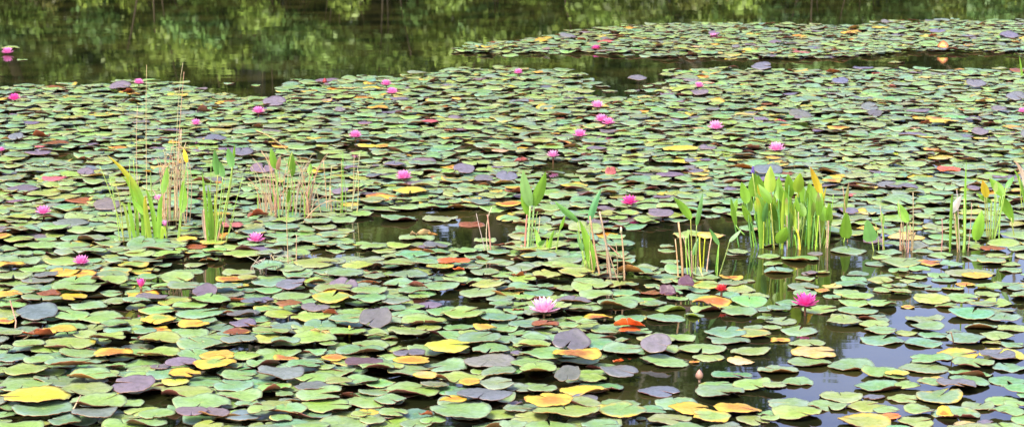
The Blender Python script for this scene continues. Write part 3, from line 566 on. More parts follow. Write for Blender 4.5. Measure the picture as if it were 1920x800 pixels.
# ------------------------------------------------------------------ emergent plants
GL = (.18, .35, .03); GY = (.27, .39, .03); GD = (.08, .21, .04); GB = (.11, .26, .055); TAN = (.42, .30, .17); PNK = (.38, .21, .13); YEL = (.60, .44, .03); DRY = (.46, .36, .28); OLV = (.24, .33, .06); ORG = (.60, .30, .03)
def blade(mb, pts, width, c0, c1, prof='lance', twist=0., fold=.25):
    k = len(pts); V = []; C = []; Fc = []; nv = 5
    for i, p in enumerate(pts):
        t = i / (k - 1); d = (pts[min(i + 1, k - 1)] - pts[max(i - 1, 0)]).normalized()
        side = Vector((math.cos(twist), math.sin(twist), 0)); side = (side - d * side.dot(d)).normalized(); nrm = d.cross(side)
        if prof == 'lance': wd = math.sin(PI * min(1, (t * .93 + .06)) ** .75) ** .9
        elif prof == 'heart': wd = (1 - t) ** .55 * (.55 + .45 * min(1, t * 6)) * 1.05
        else: wd = (1 - t ** 4) * (.55 + .45 * min(1, t * 2.5))
        wd = max(wd, .03) * width
        for j in range(nv):
            s = j / (nv - 1) * 2 - 1
            V.append(tuple(p + side * (s * wd / 2) + nrm * (abs(s) * wd * fold * .5)))
            e = max(0, (t - .55) / .45); cc = np.array(c0) * (1 - e) + np.array(c1) * e
            C.append(tuple(cc * (.82 if j == 2 else 1)) + (1,))
    for i in range(k - 1):
        for j in range(nv - 1):
            a = i * nv + j; Fc.append((a, a + 1, a + nv + 1, a + nv))
    mb.add(V, Fc, C)
class Plant:
    def __init__(self, name, bx, by, label, cat, spread=.10, group=None):
        self.x, self.y = ground(bx, by); self.bx, self.by = bx, by; self.spread = spread
        self.root = empty(name, (self.x, self.y, 0), label, cat, group); self.s = math.hypot(self.y, H) / F
        self.r = random.Random(int(bx * 13 + by))
    def P(self, px, py, dy=0.): 
        v = at_depth(px, py, self.y + dy); return v - Vector((self.x, self.y, 0))
    def stem(self, pts, w, col, w1=None, dy=None, name='stem', n=7):
        dy = self.r.uniform(-1, 1) * self.spread if dy is None else dy
        P = [self.P(a, b, dy) for a, b in pts]
        if P[0].z < .12: P[0].z = min(P[0].z, -.03)
        if len(P) == 2: P = curve(P[0], (P[0] + P[1]) / 2 + Vector((self.r.uniform(-1, 1) * .012, self.r.uniform(-1, 1) * .02, 0)), P[1])
        elif len(P) == 3: P = curve(P[0], P[1] * 2 - (P[0] + P[2]) / 2, P[2], 9)
        j = [c * self.r.uniform(.8, 1.2) for c in col]
        mb = MB(); tube(mb, P, w / 2 * self.s, (w1 if w1 else w * .6) / 2 * self.s, (*j, 1), n)
        self.dy = dy
        return mb.build(name, M_STEM, self.root)
    def leaf(self, b, t, w, c0=GL, c1=None, prof='lance', foot=None, stemw=2.6, stemcol=None, bend=0., lean=None):
        """blade from b to t (photo pixels), on a stalk that rises from foot"""
        dy = self.r.uniform(-1, 1) * self.spread
        foot = foot or (self.bx + (b[0] - self.bx) * .45, self.by + self.r.uniform(-5, 3))
        st = self.stem([foot, (b[0] * .65 + foot[0] * .35, b[1] * .55 + foot[1] * .45), b], stemw, stemcol or OLV, stemw * .7, dy)
        p0, p2 = self.P(b[0], b[1], dy), self.P(t[0], t[1], dy + self.r.uniform(-.05, .05) if lean is None else dy + lean)
        L_ = (p2 - p0).length
        side = Vector((-(p2 - p0).z, 0, (p2 - p0).x)).normalized()
        p1 = (p0 + p2) / 2 + side * (bend * L_) + Vector((0, self.r.uniform(-.15, .15) * L_, 0))
        j = self.r.uniform(.82, 1.2)
        mb = MB(); blade(mb, curve(p0, p1, p2, 12), w * self.s, [c * j for c in c0], [c * j for c in (c1 or c0)], prof, self.r.uniform(-.5, .5), .3)
        mb.build('leaf', M_LEAF, st); return st
    def strap(self, pts, w, c0=GL, c1=None):
        dy = self.r.uniform(-1, 1) * self.spread
        P = [self.P(a, b, dy) for a, b in pts]; P[0].z = -.03
        P = curve(P[0], (P[1] * 2 - (P[0] + P[2]) / 2), P[2], 13) if len(P) == 3 else curve(P[0], (P[0] + P[1]) / 2, P[1], 11)
        j = self.r.uniform(.85, 1.15)
        mb = MB(); blade(mb, P, w * self.s, [c * j for c in c0], [c * j for c in (c1 or c0)], 'strap', self.r.uniform(-.4, .4), .3)
        return mb.build('leaf', M_LEAF, self.root)

# A: clump at the left, straps, arrow leaves and dry rushes
A = Plant('pickerelweed', 285, 458, 'clump of yellow green strap leaves with one long leaf bending left', 'water plant', .06)
A.strap([(264, 455), (262, 372), (202, 292)], 16, GL, YEL); A.strap([(258, 440), (250, 370), (226, 330)], 9, GL, GY)
A.strap([(292, 461), (286, 400), (272, 352)], 11, GL); A.strap([(298, 461), (299, 400), (303, 366)], 10, GL); A.strap([(286, 460), (275, 410), (272, 365)], 11, GY, YEL)
A.strap([(256, 448), (246, 410), (240, 378)], 8, GL); A.strap([(246, 450), (236, 400), (228, 380)], 6, OLV); A.strap([(302, 455), (306, 425), (312, 450)], 8, GY)
A.leaf((305, 362), (314, 312), 13, GL, foot=(296, 450)); A.leaf((341, 398), (343, 338), 18, GL, foot=(334, 452))
A.leaf((270, 402), (246, 372), 10, GL, foot=(276, 452)); A.leaf((350, 305), (344, 277), 9, YEL, ORG, foot=(330, 440)); A.leaf((282, 322), (262, 320), 16, ORG, TAN, foot=(292, 450))
for x0, x1, y1 in ((236, 187, 311), (225, 205, 330), (232, 218, 350), (245, 243, 300), (262, 250, 300), (312, 318, 300), (250, 262, 330)): A.stem([(x0, 448 - abs(x0 - 240) * .3), (x1 * .4 + x0 * .6, 390), (x1, y1)], 2.2, OLV, 1.0)
D1 = Plant('dry_rush', 330, 425, 'tall dry tan rush stems standing behind the strap leaf clump', 'water plant', .10)
for i in range(34):
    x0 = 305 + D1.r.random() * 50; D1.stem([(x0, 428 + D1.r.random() * 22), (x0 + D1.r.uniform(-8, 8), 330), (x0 + D1.r.uniform(-16, 14), D1.r.choice([240, 262, 275, 290, 310, 330]) + D1.r.uniform(-4, 16))], 1.8, TAN, .9)
D1.stem([(330, 425), (332, 240), (343, 118)], 1.3, TAN, .7); D1.stem([(324, 425), (336, 250), (345, 135)], 1.5, TAN, .7); D1.stem([(276, 420), (274, 250), (275, 122)], 1.5, TAN, .7); D1.stem([(262, 430), (256, 300), (258, 200)], 1.5, TAN, .7)
st = D1.stem([(318, 430), (300, 380), (283, 352)], 2.4, DRY)
mb = MB(); blade(mb, curve(D1.P(283, 352), D1.P(318, 318), D1.P(376, 288), 12), 9 * D1.s, DRY, DRY, 'strap', 1.2, .6); mb.build('leaf', M_LEAF, st)
A2 = Plant('pickerelweed', 396, 458, 'slender clump with small dark green arrow leaves on long stalks right of the dry rushes', 'water plant', .05)
A2.strap([(396, 461), (396, 410), (389, 345)], 11, GL); A2.strap([(400, 459), (404, 410), (402, 362)], 8, GY); A2.strap([(390, 458), (386, 390), (378, 318)], 6, GL)
A2.leaf((408, 328), (402, 280), 14, GB, foot=(398, 455)); A2.leaf((418, 332), (412, 302), 11, GB, foot=(402, 455)); A2.leaf((435, 313), (427, 277), 15, GB, foot=(414, 420)); A2.leaf((438, 300), (440, 270), 5, GL, foot=(420, 415))
A2.leaf((412, 414), (415, 440), 13, GD, foot=(402, 458)); A2.leaf((382, 392), (384, 448), 10, DRY, DRY, foot=(388, 455), stemcol=TAN); A2.leaf((418, 400), (438, 432), 9, DRY, TAN, foot=(404, 456), stemcol=TAN)
for x1, y1 in ((396, 300), (424, 330), (410, 345), (432, 350), (380, 350), (456, 330), (440, 400)): A2.stem([(398 + (x1 - 398) * .4, 456), (x1, y1)], 1.9, OLV, .9)
# B: fine sedges
Bp = Plant('dry_sedge', 530, 408, 'loose tuft of fine tan sedge stems with a few green blades', 'water plant', .25)
for i in range(52):
    x0 = 478 + Bp.r.random() * 105; h = Bp.r.uniform(30, 120); a = Bp.r.uniform(-38, 38)
    Bp.stem([(x0, 402 + Bp.r.uniform(-12, 22)), (x0 + a * .3, 402 - h * .6), (x0 + a, 402 - h)], 2.2, TAN if i % 3 else PNK, .8, n=5)
for i in range(12):
    x0 = 482 + Bp.r.random() * 90; Bp.stem([(x0, 405 + Bp.r.uniform(-8, 12)), (x0 + Bp.r.uniform(-18, 18), 340 + Bp.r.uniform(-20, 25))], 2.2, GL, 1., n=5)
Bp.leaf((516, 316), (508, 277), 14, GL, foot=(522, 408)); Bp.leaf((519, 318), (526, 292), 9, PNK, foot=(524, 408)); Bp.leaf((548, 330), (547, 284), 16, GL, foot=(540, 410)); Bp.leaf((580, 326), (583, 306), 10, GL, foot=(572, 408)); Bp.leaf((540, 380), (543, 352), 7, GL, foot=(540, 412))
Bp.leaf((578, 350), (588, 375), 9, DRY, foot=(570, 405), stemcol=TAN); Bp.stem([(560, 388), (600, 384), (640, 378)], 2.4, TAN, 1.2); Bp.stem([(480, 245), (515, 262), (545, 290)], 1.6, TAN, .9)
B2 = Plant('sedge', 640, 402, 'thin upright row of green sedge blades mirrored at the left end of the pool', 'water plant', .06)
for x0, x1, y1, c in ((641, 643, 285, GL), (638, 640, 300, OLV), (627, 626, 375, GL), (632, 631, 370, GL), (660, 664, 290, TAN), (655, 675, 285, TAN), (622, 619, 350, TAN), (613, 606, 300, TAN), (648, 645, 330, OLV), (668, 672, 320, TAN), (604, 588, 330, TAN), (616, 622, 310, TAN)):
    B2.stem([(x0, 404 + B2.r.uniform(-4, 3)), (x1, y1)], 2.2, c, 1.0)
B3 = Plant('dead_sedge', 545, 508, 'small dead tangle of dark sedge by a single tan stalk', 'water plant', .08)
B3.stem([(556, 510), (556, 440)], 2.6, TAN); B3.stem([(541, 510), (538, 430), (536, 380)], 1.9, TAN, 1.); B3.stem([(547, 512), (548, 488)], 2.2, GL)
for i in range(16): x0 = 480 + B3.r.random() * 60; B3.stem([(x0, 512), (x0 + B3.r.uniform(-12, 12), 500), (x0 + B3.r.uniform(-22, 22), 484 + B3.r.uniform(-8, 12))], 1.6, DRY, .8)
st_ = Plant('broken_stalk', 918, 472, 'pair of bare tan broken stalks standing left of the tall leaf plant', 'water plant', .02)
st_.stem([(921, 472), (916, 420), (913, 402)], 3.2, PNK, 2.2); st_.stem([(917, 470), (912, 430), (922, 388)], 2., DRY, 1.2); st_.stem([(913, 432), (893, 400)], 1.6, DRY, 1.)
# C
C = Plant('pickerelweed', 988, 474, 'plant with two tall pale green leaves spread in a narrow V', 'water plant', .03)
C.leaf((994, 386), (981, 318), 21, (.20, .36, .10), foot=(988, 470), bend=.08, stemw=5, stemcol=(.25, .36, .12)); C.leaf((1001, 386), (1023, 322), 22, GL, foot=(992, 470), bend=-.06, stemw=5, stemcol=(.25, .36, .12)); C.leaf((994, 406), (977, 362), 13, GL, foot=(986, 470), bend=.06, stemw=3)
C.stem([(983, 474), (986, 430), (988, 402)], 4, PNK, 2.5); C.stem([(979, 476), (978, 460)], 6, PNK, 5); C.stem([(996, 470), (1004, 420), (1008, 396)], 2, OLV); C.stem([(1001, 470), (1010, 430), (1012, 405)], 1.8, DRY)
C2 = Plant('pickerelweed', 1022, 478, 'low tuft of short bright green blades right of the V shaped plant', 'water plant', .04)
C2.leaf((1013, 468), (1004, 428), 10, GL, foot=(1010, 477)); C2.leaf((1010, 460), (1022, 450), 9, GB, foot=(1010, 476)); C2.strap([(1030, 479), (1032, 455), (1040, 430)], 8, GL); C2.strap([(1027, 479), (1026, 465), (1026, 446)], 6, GY); C2.leaf((1050, 430), (1060, 402), 6, GL, foot=(1040, 468))
# D
D = Plant('pickerelweed', 1118, 524, 'tan stalked plant with dark green leaves pointing left and upright', 'water plant', .04)
D.leaf((1083, 416), (1040, 377), 14, GB, foot=(1102, 518), bend=.03); D.leaf((1106, 414), (1127, 354), 14, (.10, .28, .10), foot=(1106, 516), bend=.05); D.leaf((1109, 514), (1086, 412), 19, GL, foot=(1110, 522), bend=-.10); D.leaf((1092, 470), (1082, 432), 9, GB, foot=(1104, 518))
for a, b, w in (((1128, 532), (1106, 405), 4.6), ((1147, 529), (1124, 396), 5), ((1171, 526), (1164, 428), 4), ((1162, 522), (1134, 452), 2.4), ((1158, 520), (1155, 455), 2.2), ((1141, 520), (1136, 440), 3), ((1164, 480), (1132, 450), 2), ((1112, 524), (1106, 470), 2.6)): D.stem([a, b], w, PNK, w * .7)
st = D.stem([(1164, 436), (1164, 426)], 5, DRY, 4)
for i in range(6): x0 = 1088 + D.r.random() * 22; D.stem([(x0, 520), (x0 + D.r.uniform(-8, 4), 488)], 1.8, OLV, 1.)
# E
E = Plant('pickerelweed', 1300, 520, 'tuft of yellow and pink stalks with a single oval leaf leaning left', 'water plant', .06)
E.stem([(1280, 532), (1272, 416)], 5, PNK, 3.5); E.leaf((1295, 411), (1262, 369), 17, GL, foot=(1300, 515), bend=-.05); E.leaf((1306, 422), (1318, 360), 9, GB, foot=(1304, 512)); E.leaf((1300, 478), (1310, 444), 9, GD, foot=(1302, 520)); E.leaf((1348, 458), (1330, 428), 9, GB, foot=(1344, 512))
for a, b, c in (((1318, 508), (1312, 440), YEL), ((1324, 506), (1334, 445), TAN), ((1308, 512), (1312, 448), PNK), ((1292, 512), (1286, 444), OLV), ((1296, 522), (1290, 430), OLV), ((1272, 500), (1266, 448), TAN), ((1300, 524), (1296, 470), PNK), ((1326, 520), (1310, 500), TAN), ((1318, 506), (1322, 444), YEL), ((1300, 515), (1280, 440), TAN)): E.stem([a, b], 3, c, 2)
E2 = Plant('pickerelweed', 1346, 512, 'single green stalk leaning right with a thin folded leaf', 'water plant', .03)
E2.leaf((1368, 452), (1390, 430), 8, (.22, .34, .16), foot=(1346, 512)); E2.leaf((1380, 422), (1370, 370), 10, GL, foot=(1396, 440)); E2.stem([(1342, 508), (1348, 456)], 2.4, GL)
# F: dense clump with a purple flower spike
Fp = Plant('pickerelweed', 1480, 458, 'dense bright green clump of upright leaves with a purple flower spike', 'water plant', .16)
o7 = lambda x, y: (1340 + x / 2.5, 240 + y / 2.5)
FLV = [(185, 310, 178, 205, 15), (222, 300, 215, 215, 12), (262, 290, 258, 176, 17), (300, 320, 300, 228, 14), (350, 310, 352, 212, 17), (391, 290, 394, 208, 16), (462, 345, 465, 250, 17), (147, 340, 136, 250, 14), (320, 400, 314, 292, 18), (165, 380, 143, 275, 13),
 (512, 420, 507, 336, 19), (415, 400, 400, 330, 14), (440, 540, 432, 442, 15), (372, 400, 376, 310, 13), (236, 390, 230, 290, 14), (275, 420, 280, 330, 13), (490, 470, 480, 380, 16), (205, 420, 195, 330, 13), (340, 360, 330, 270, 15), (250, 340, 244, 250, 15),
 (540, 440, 532, 360, 12), (455, 450, 462, 360, 14), (160, 430, 150, 350, 10), (300, 470, 290, 380, 14), (490, 575, 486, 500, 10), (420, 330, 425, 260, 12), (195, 380, 212, 300, 12), (385, 470, 392, 390, 13), (310, 530, 300, 450, 18), (90, 400, 75, 320, 10)]
for bx, by, tx_, ty_, w in FLV[:]:
    b, t = o7(bx, by), o7(tx_, ty_)
    q = Fp.r.uniform(-17, 17); t = (t[0] + q, t[1] + abs(q) * .3); b = (b[0] - q * .3, b[1] + 5)
    Fp.leaf(b, t, w * Fp.r.uniform(1.1, 1.5), Fp.r.choice([GL, GL, GY, (.18, .34, .025)]), None, 'lance', (b[0] + Fp.r.uniform(-4, 4) + (1480 - b[0]) * .18, 445 + Fp.r.uniform(-6, 22)), 2.6, Fp.r.choice([GL, OLV, GD, GB]))
for i in range(18):
    x0 = 1408 + Fp.r.random() * 140; a = Fp.r.uniform(-16, 16)
    Fp.strap([(x0, 448 + Fp.r.uniform(-8, 20)), (x0 + a * .3, 400), (x0 + a, 372 - Fp.r.random() * 34)], Fp.r.uniform(6, 11), Fp.r.choice([GL, GY, GL]), Fp.r.choice([GL, GY, YEL]))
for i in range(22):
    x0 = 1402 + Fp.r.random() * 152; y0 = 385 + Fp.r.random() * 55; a = Fp.r.uniform(-12, 12)
    Fp.leaf((x0, y0), (x0 + a, y0 - Fp.r.uniform(26, 44)), Fp.r.uniform(8, 14), Fp.r.choice([GL, GL, GY, GB, OLV]), Fp.r.choice([None, None, None, TAN]), 'lance', (x0 + Fp.r.uniform(-8, 8), 450 + Fp.r.uniform(-8, 22)), 2.8, Fp.r.choice([GL, GY, OLV, TAN]))
Fp.leaf(o7(492, 305), o7(448, 180), 14, YEL, ORG, 'lance', (1530, 455), 3, GL); Fp.leaf(o7(352, 450), o7(270, 368), 15, GB, None, 'lance', (1484, 462), 3.4, GL); Fp.leaf(o7(480, 330), o7(502, 270), 9, YEL, ORG, 'lance', (1530, 456))
for i in range(34):
    x0 = 1408 + Fp.r.random() * 145; y1 = 340 + Fp.r.random() * 70
    if i % 3 == 0: continue
    Fp.stem([(x0, 446 + Fp.r.uniform(-8, 26)), (x0 + Fp.r.uniform(-14, 14), y1)], 2.3, Fp.r.choice([GD, OLV, GL, OLV, YEL if i % 9 == 0 else GB, PNK if i % 6 == 0 else GD]), 1.2)
Fp.stem([(1500, 478), (1494, 430)], 4, YEL, 3); Fp.stem([(1496, 484), (1490, 440)], 3, GL, 2)
sp_ = Fp.stem([(1432, 452), (1420, 390), (1411, 324)], 2.6, OLV, 2)
mb = MB()
for i in range(34):
    t = i / 33; a = i * 2.4; c0 = Fp.P(1411 + 1 * t, 326 - 13 * t); q = .012 * (1 - .6 * t)
    tube(mb, [c0, c0 + Vector((math.cos(a) * q, math.sin(a) * q, .006))], .004, .0015, (.20, .13, .45, 1), 5)
mb.build('flower_spike', M_PETAL, sp_)
F2 = Plant('pickerelweed', 1582, 452, 'broad pointed leaf standing right of the dense clump with a thin brown green one above', 'water plant', .03)
F2.leaf((1584, 446), (1587, 398), 27, GL, None, 'heart', (1580, 458), 4, GL); F2.leaf((1583, 400), (1592, 340), 9, OLV, PNK, 'lance', (1578, 455)); F2.stem([(1590, 452), (1580, 350)], 1.8, TAN)
# G
G = Plant('arrowhead', 1652, 468, 'heart shaped green leaf on a thin stalk at the edge of the open water', 'water plant', .03)
G.leaf((1634, 452), (1626, 412), 30, GB, None, 'heart', (1640, 466), 2.4); G.leaf((1656, 420), (1652, 395), 8, GL, foot=(1658, 468)); G.stem([(1660, 470), (1654, 400)], 2, OLV); G.stem([(1648, 462), (1642, 420)], 1.8, OLV); G.stem([(1656, 468), (1650, 385)], 1.5, TAN)
G2 = Plant('pickerelweed', 1696, 470, 'tuft of reddish stalks with one oval leaf in front of an orange pad', 'water plant', .05)
G2.leaf((1702, 416), (1683, 380), 20, GL, foot=(1704, 470), bend=-.05); G2.stem([(1700, 440), (1684, 375)], 1.8, TAN, 1.)
for a, b in (((1688, 472), (1690, 418)), ((1694, 472), (1694, 416)), ((1699, 473), (1700, 412)), ((1710, 472), (1706, 420)), ((1690, 474), (1686, 430)), ((1706, 476), (1716, 435)), ((1712, 440), (1712, 360)), ((1702, 472), (1704, 430))): G2.stem([a, b], 2.8, PNK, 1.8)
# H
Hp = Plant('pickerelweed', 1806, 470, 'tall thin green blade with a white curled dead leaf hanging beside it', 'water plant', .05)
Hp.strap([(1810, 472), (1809, 400), (1812, 300)], 6, GL); Hp.stem([(1806, 474), (1808, 372)], 6, OLV, 3); Hp.leaf((1786, 398), (1803, 366), 14, (.62, .56, .50), (.60, .50, .42), 'lance', (1800, 465), 2, TAN); Hp.strap([(1782, 455), (1784, 400), (1786, 362)], 7, GL)
Hp.stem([(1796, 470), (1790, 400)], 2.2, PNK); Hp.stem([(1764, 462), (1766, 410)], 2.2, PNK); Hp.stem([(1814, 472), (1822, 380)], 1.8, TAN); Hp.strap([(1800, 470), (1795, 420), (1790, 385)], 6, OLV); Hp.stem([(1800, 472), (1794, 355)], 1.6, DRY)
H2 = Plant('pickerelweed', 1832, 456, 'lone pointed green leaf standing low at the edge of the right hand pool', 'water plant', .02)
H2.leaf((1830, 450), (1841, 394), 23, GL, None, 'lance', (1830, 460), 3)
H3 = Plant('pickerelweed', 1858, 446, 'leafy plant with yellowing middle leaf and two green leaves hanging right', 'water plant', .05)
H3.leaf((1882, 366), (1855, 334), 19, GL, foot=(1862, 446)); H3.leaf((1876, 368), (1900, 418), 20, GL, foot=(1860, 446), bend=.06); H3.leaf((1850, 370), (1842, 338), 15, YEL, ORG, foot=(1856, 446)); H3.leaf((1858, 380), (1830, 362), 10, GL, foot=(1858, 446)); H3.leaf((1886, 352), (1902, 330), 10, GB, foot=(1862, 446)); H3.leaf((1866, 360), (1868, 340), 9, OLV, foot=(1860, 446))
for a, b in (((1858, 446), (1860, 376)), ((1866, 448), (1868, 366)), ((1852, 446), (1846, 366)), ((1874, 446), (1880, 366)), ((1842, 446), (1846, 400)), ((1905, 446), (1896, 408))): H3.stem([a, b], 3, OLV, 2)
H4 = Plant('pickerelweed', 1924, 400, 'tan and green blades reaching in at the right frame edge', 'water plant', .05)
H4.strap([(1926, 402), (1916, 350), (1900, 316)], 7, GL); H4.strap([(1928, 400), (1922, 340), (1900, 300)], 9, DRY, PNK); H4.stem([(1920, 400), (1912, 330)], 2, OLV)
K = Plant('reed', 1916, 152, 'single thin green reed at the far right edge of the channel', 'water plant', .02)
K.strap([(1917, 154), (1915, 130), (1911, 104)], 4, GL)

# twigs and stalks lying on the pads
def twig(pts, w, label, col=DRY, lift=.03):
    x0, y0 = ground(*pts[0][:2]); root = None
    P = []
    for a in pts: 
        x, y = ground(a[0], a[1], a[2]); P.append((x - x0, y - y0, a[2]))
    mb = MB(); s = math.hypot(y0, H) / F
    tube(mb, P, w / 2 * s, w * .35 * s, (*col, 1), 7)
    o = mb.build('dry_twig', M_STEM); o.location = (x0, y0, 0); tag(o, label, 'twig')
twig([(27, 632, .0), (30, 602, .06), (19, 563, .13)], 3.6, 'thin tan stalk standing up beside the mauve pad at the left edge', PNK)
twig([(44, 636, .03), (58, 627, .055), (41, 619, .05)], 3.4, 'bent pale twig in front of the standing rust red pad', TAN)
twig([(133, 776, .03), (136, 770, .05), (151, 741, .09)], 4.2, 'tan forked twig resting on the bright yellow pad', TAN)
twig([(1001, 770, .03), (1014, 762, .045), (1026, 755, .05)], 4.6, 'pale broken twig across the soaked orange brown pad', TAN)
twig([(1788, 650, .0), (1787, 637, .04), (1783, 622, .10)], 3., 'reddish stalk rising from the pink pad in the sky reflection', PNK)
twig([(655, 632, .0), (656, 622, .03), (655, 610, .06)], 4.4, 'short yellow green stump of stalk left of the big upright mauve pad', YEL)

# ------------------------------------------------------------------ pond, banks
def sheet(name, xs, ys_, zf, mat, label, cat, kind='structure'):
    V = [(x, y, zf(x, y)) for y in ys_ for x in xs]; n = len(xs); Fc = []
    for j in range(len(ys_) - 1):
        for i in range(n - 1): a = j * n + i; Fc.append((a, a + 1, a + n + 1, a + n))
    mb = MB(); mb.add(V, Fc); o = mb.build(name, mat); tag(o, label, cat, None, kind); return o
SHORE = 46.
def terr(x, y):
    e = SHORE + 1.2 * math.sin(x * .23) + .6 * math.sin(x * .71 + 1)
    a = (y - e) if y > 20 else (3.0 - y)
    b = abs(x) - 62
    a = max(a, b)
    z = -.9 + .95 * min(1, max(0, (a + 2) / 2.2)) + .7 * min(1, max(0, a / 6.)) + .012 * max(0, a - 6)
    if y > 20: z += .13 * min(60, max(0, a - 4))  # unseen rise added behind the far bank to block low sky in reflections
    return z + (.06 * math.sin(x * 1.9 + y * .7) if a > 0 else 0)
xs = [-900, -400, -200, -120] + list(np.arange(-80, 80.1, 2.)) + [120, 200, 400, 900]
yy = [-900, -400, -150, -60, -30, -12, -6, -3, -1, 0, 1, 2, 3, 4, 5, 7] + list(np.arange(10, 42, 4.)) + list(np.arange(42, 64, 1.)) + [70, 80, 100, 150, 250, 500, 1200]
sheet('terrain', xs, yy, terr, M_SOIL, 'grassy earth banks and bed of the pond', 'ground')
sheet('water', list(np.linspace(-75, 75, 16)), list(np.linspace(-2, 52, 14)), lambda x, y: 0., M_WATER, 'still dark pond water mirroring trees and sky', 'water')

# ------------------------------------------------------------------ trees and shrubs on the far bank
def foliage(mb, centres, per, leaf, cols, sd):
    g = np.random.default_rng(sd)
    for (c, rad) in centres:
        n = int(per * (rad ** 2)); base = np.array(cols[g.integers(len(cols))]) * g.choice([.55, .8, 1.0, 1.25, 1.55])
        d = g.normal(size=(n, 3)); d /= np.linalg.norm(d, axis=1, keepdims=True); d[:, 2] *= .75
        p = np.array(c) + d * rad * (g.random((n, 1)) ** .45)
        nrm = g.normal(size=(n, 3)) + d * .6 + np.array([0, 0, .5]); nrm /= np.linalg.norm(nrm, axis=1, keepdims=True)
        a = np.cross(nrm, g.normal(size=(n, 3))); a /= np.linalg.norm(a, axis=1, keepdims=True); b = np.cross(nrm, a)
        sz = leaf * g.uniform(.6, 1.3, (n, 1))
        V = np.stack([p - a * sz, p + b * sz * .5 + nrm * sz * .1, p + a * sz, p - b * sz * .5 + nrm * sz * .1], 1).reshape(-1, 3)
        C = np.repeat(np.concatenate([base * g.uniform(.7, 1.35, (n, 1)), np.ones((n, 1))], 1), 4, 0)
        mb.add(V, [(4 * i, 4 * i + 1, 4 * i + 2, 4 * i + 3) for i in range(n)], C)
TG = [(.095, .160, .034), (.125, .195, .036), (.062, .118, .034), (.15, .215, .038)]
BG = [(.165, .245, .040), (.205, .28, .042), (.09, .165, .042), (.175, .245, .04)]
def tree_meshes(h, wid, low, sd, per=640, leaf=.115, cols=TG, bark=(.11, .085, .06)):
    g = random.Random(sd); tm, cm = MB(), MB()
    top = Vector((g.uniform(-.5, .5), g.uniform(-.5, .5), h * .86))
    sk = curve((0, 0, -.4), (g.uniform(-.4, .4), g.uniform(-.4, .4), h * .45), top, 9); tube(tm, sk, h * .016 + .04, .03, (*bark, 1), 9)
    cen = []
    for i in range(int(h * 2.6)):
        t = low + (1 - low) * (i + g.random()) / int(h * 2.6); z = t * h
        prof = math.sin(PI * min(1., max(.0, (t - low * .6) / (1 - low * .6))) ** .8) ** .6 * .95 + .12
        a = g.uniform(0, 2 * PI); rr = wid * prof * math.sqrt(g.random()); rad = g.uniform(.45, .95) * (.8 + .25 * wid / 2.5) * (1.05 - .45 * t)
        c = (rr * math.cos(a), rr * math.sin(a), min(z, h - rad * .7)); cen.append((c, rad))
        j = max(1, min(7, int(t * 8) - 1))
        if i % 2 == 0: tube(tm, curve(sk[j], (sk[j] + Vector(c)) / 2 + Vector((0, 0, -.15)), c, 5), .012 * h * (1.1 - t) + .012, .012, (*bark, 1), 6)
    foliage(cm, cen, per, leaf, cols, sd)
    return tm, cm
def shrub_meshes(h, wid, sd, cols=BG, leaf=.085, per=1000):
    g = random.Random(sd); tm, cm = MB(), MB(); cen = []
    for i in range(int(9 + wid * 5)):
        a = g.uniform(0, 2 * PI); rr = wid * math.sqrt(g.random()); z = h * g.uniform(.12, .95) * (1 - .45 * (rr / wid) ** 2); rad = g.uniform(.30, .62)
        c = (rr * math.cos(a), rr * math.sin(a), max(.25, z)); cen.append((c, rad))
        if i % 2: tube(tm, curve((c[0] * .15, c[1] * .15, -.3), (c[0] * .4, c[1] * .4, c[2] * .6), c, 6), .03, .008, (.10, .07, .045, 1), 5)
    foliage(cm, cen, per, leaf, cols, sd)
    return tm, cm
def place(kind, name, meshes, loc, rz, sc, label, cat, group):
    root = empty(name, loc, label, cat, group); root.rotation_euler = (0, 0, rz); root.scale = (sc, sc, sc)
    for nm, me in meshes:
        o = bpy.data.objects.new(nm, me); COL.objects.link(o); o.parent = root
    return root
def as_mesh(mb, nm, mat):
    o = mb.build(nm, mat); me = o.data; bpy.data.objects.remove(o); return me
TV = []
for i, (h, w_, lo, cols) in enumerate(((17., 3.4, .10, TG), (18., 3.1, .14, [TG[2], (.05, .10, .03), TG[0]]), (16., 3.5, .08, [TG[1], TG[3]]), (7.4, 2.2, .10, BG[:2] + TG[:2]))):
    t, c = tree_meshes(h, w_, lo, 40 + i, cols=cols, bark=((.11, .085, .06), (.26, .23, .19), (.13, .09, .06), (.12, .09, .06))[i])
    TV.append([('trunk', as_mesh(t, 'trunk', M_BARK)), ('crown', as_mesh(c, 'crown', M_FOL))])
SV = []
for i, (h, w_, cols) in enumerate(((3.4, 1.7, BG), (2.6, 1.9, [BG[0], BG[3], (.16, .24, .035)]), (4.3, 1.5, [BG[2], TG[1]]), (1.7, 1.6, [(.20, .23, .035), (.24, .24, .05)]))):
    t, c = shrub_meshes(h, w_, 80 + i, cols); SV.append([('stem', as_mesh(t, 'stem', M_BARK)), ('crown', as_mesh(c, 'crown', M_FOL))])
rt = random.Random(5)
TK = ['broad dark green tree', 'tall pale barked tree', 'rounded mid green tree', 'low bushy bright green tree']
tl = []
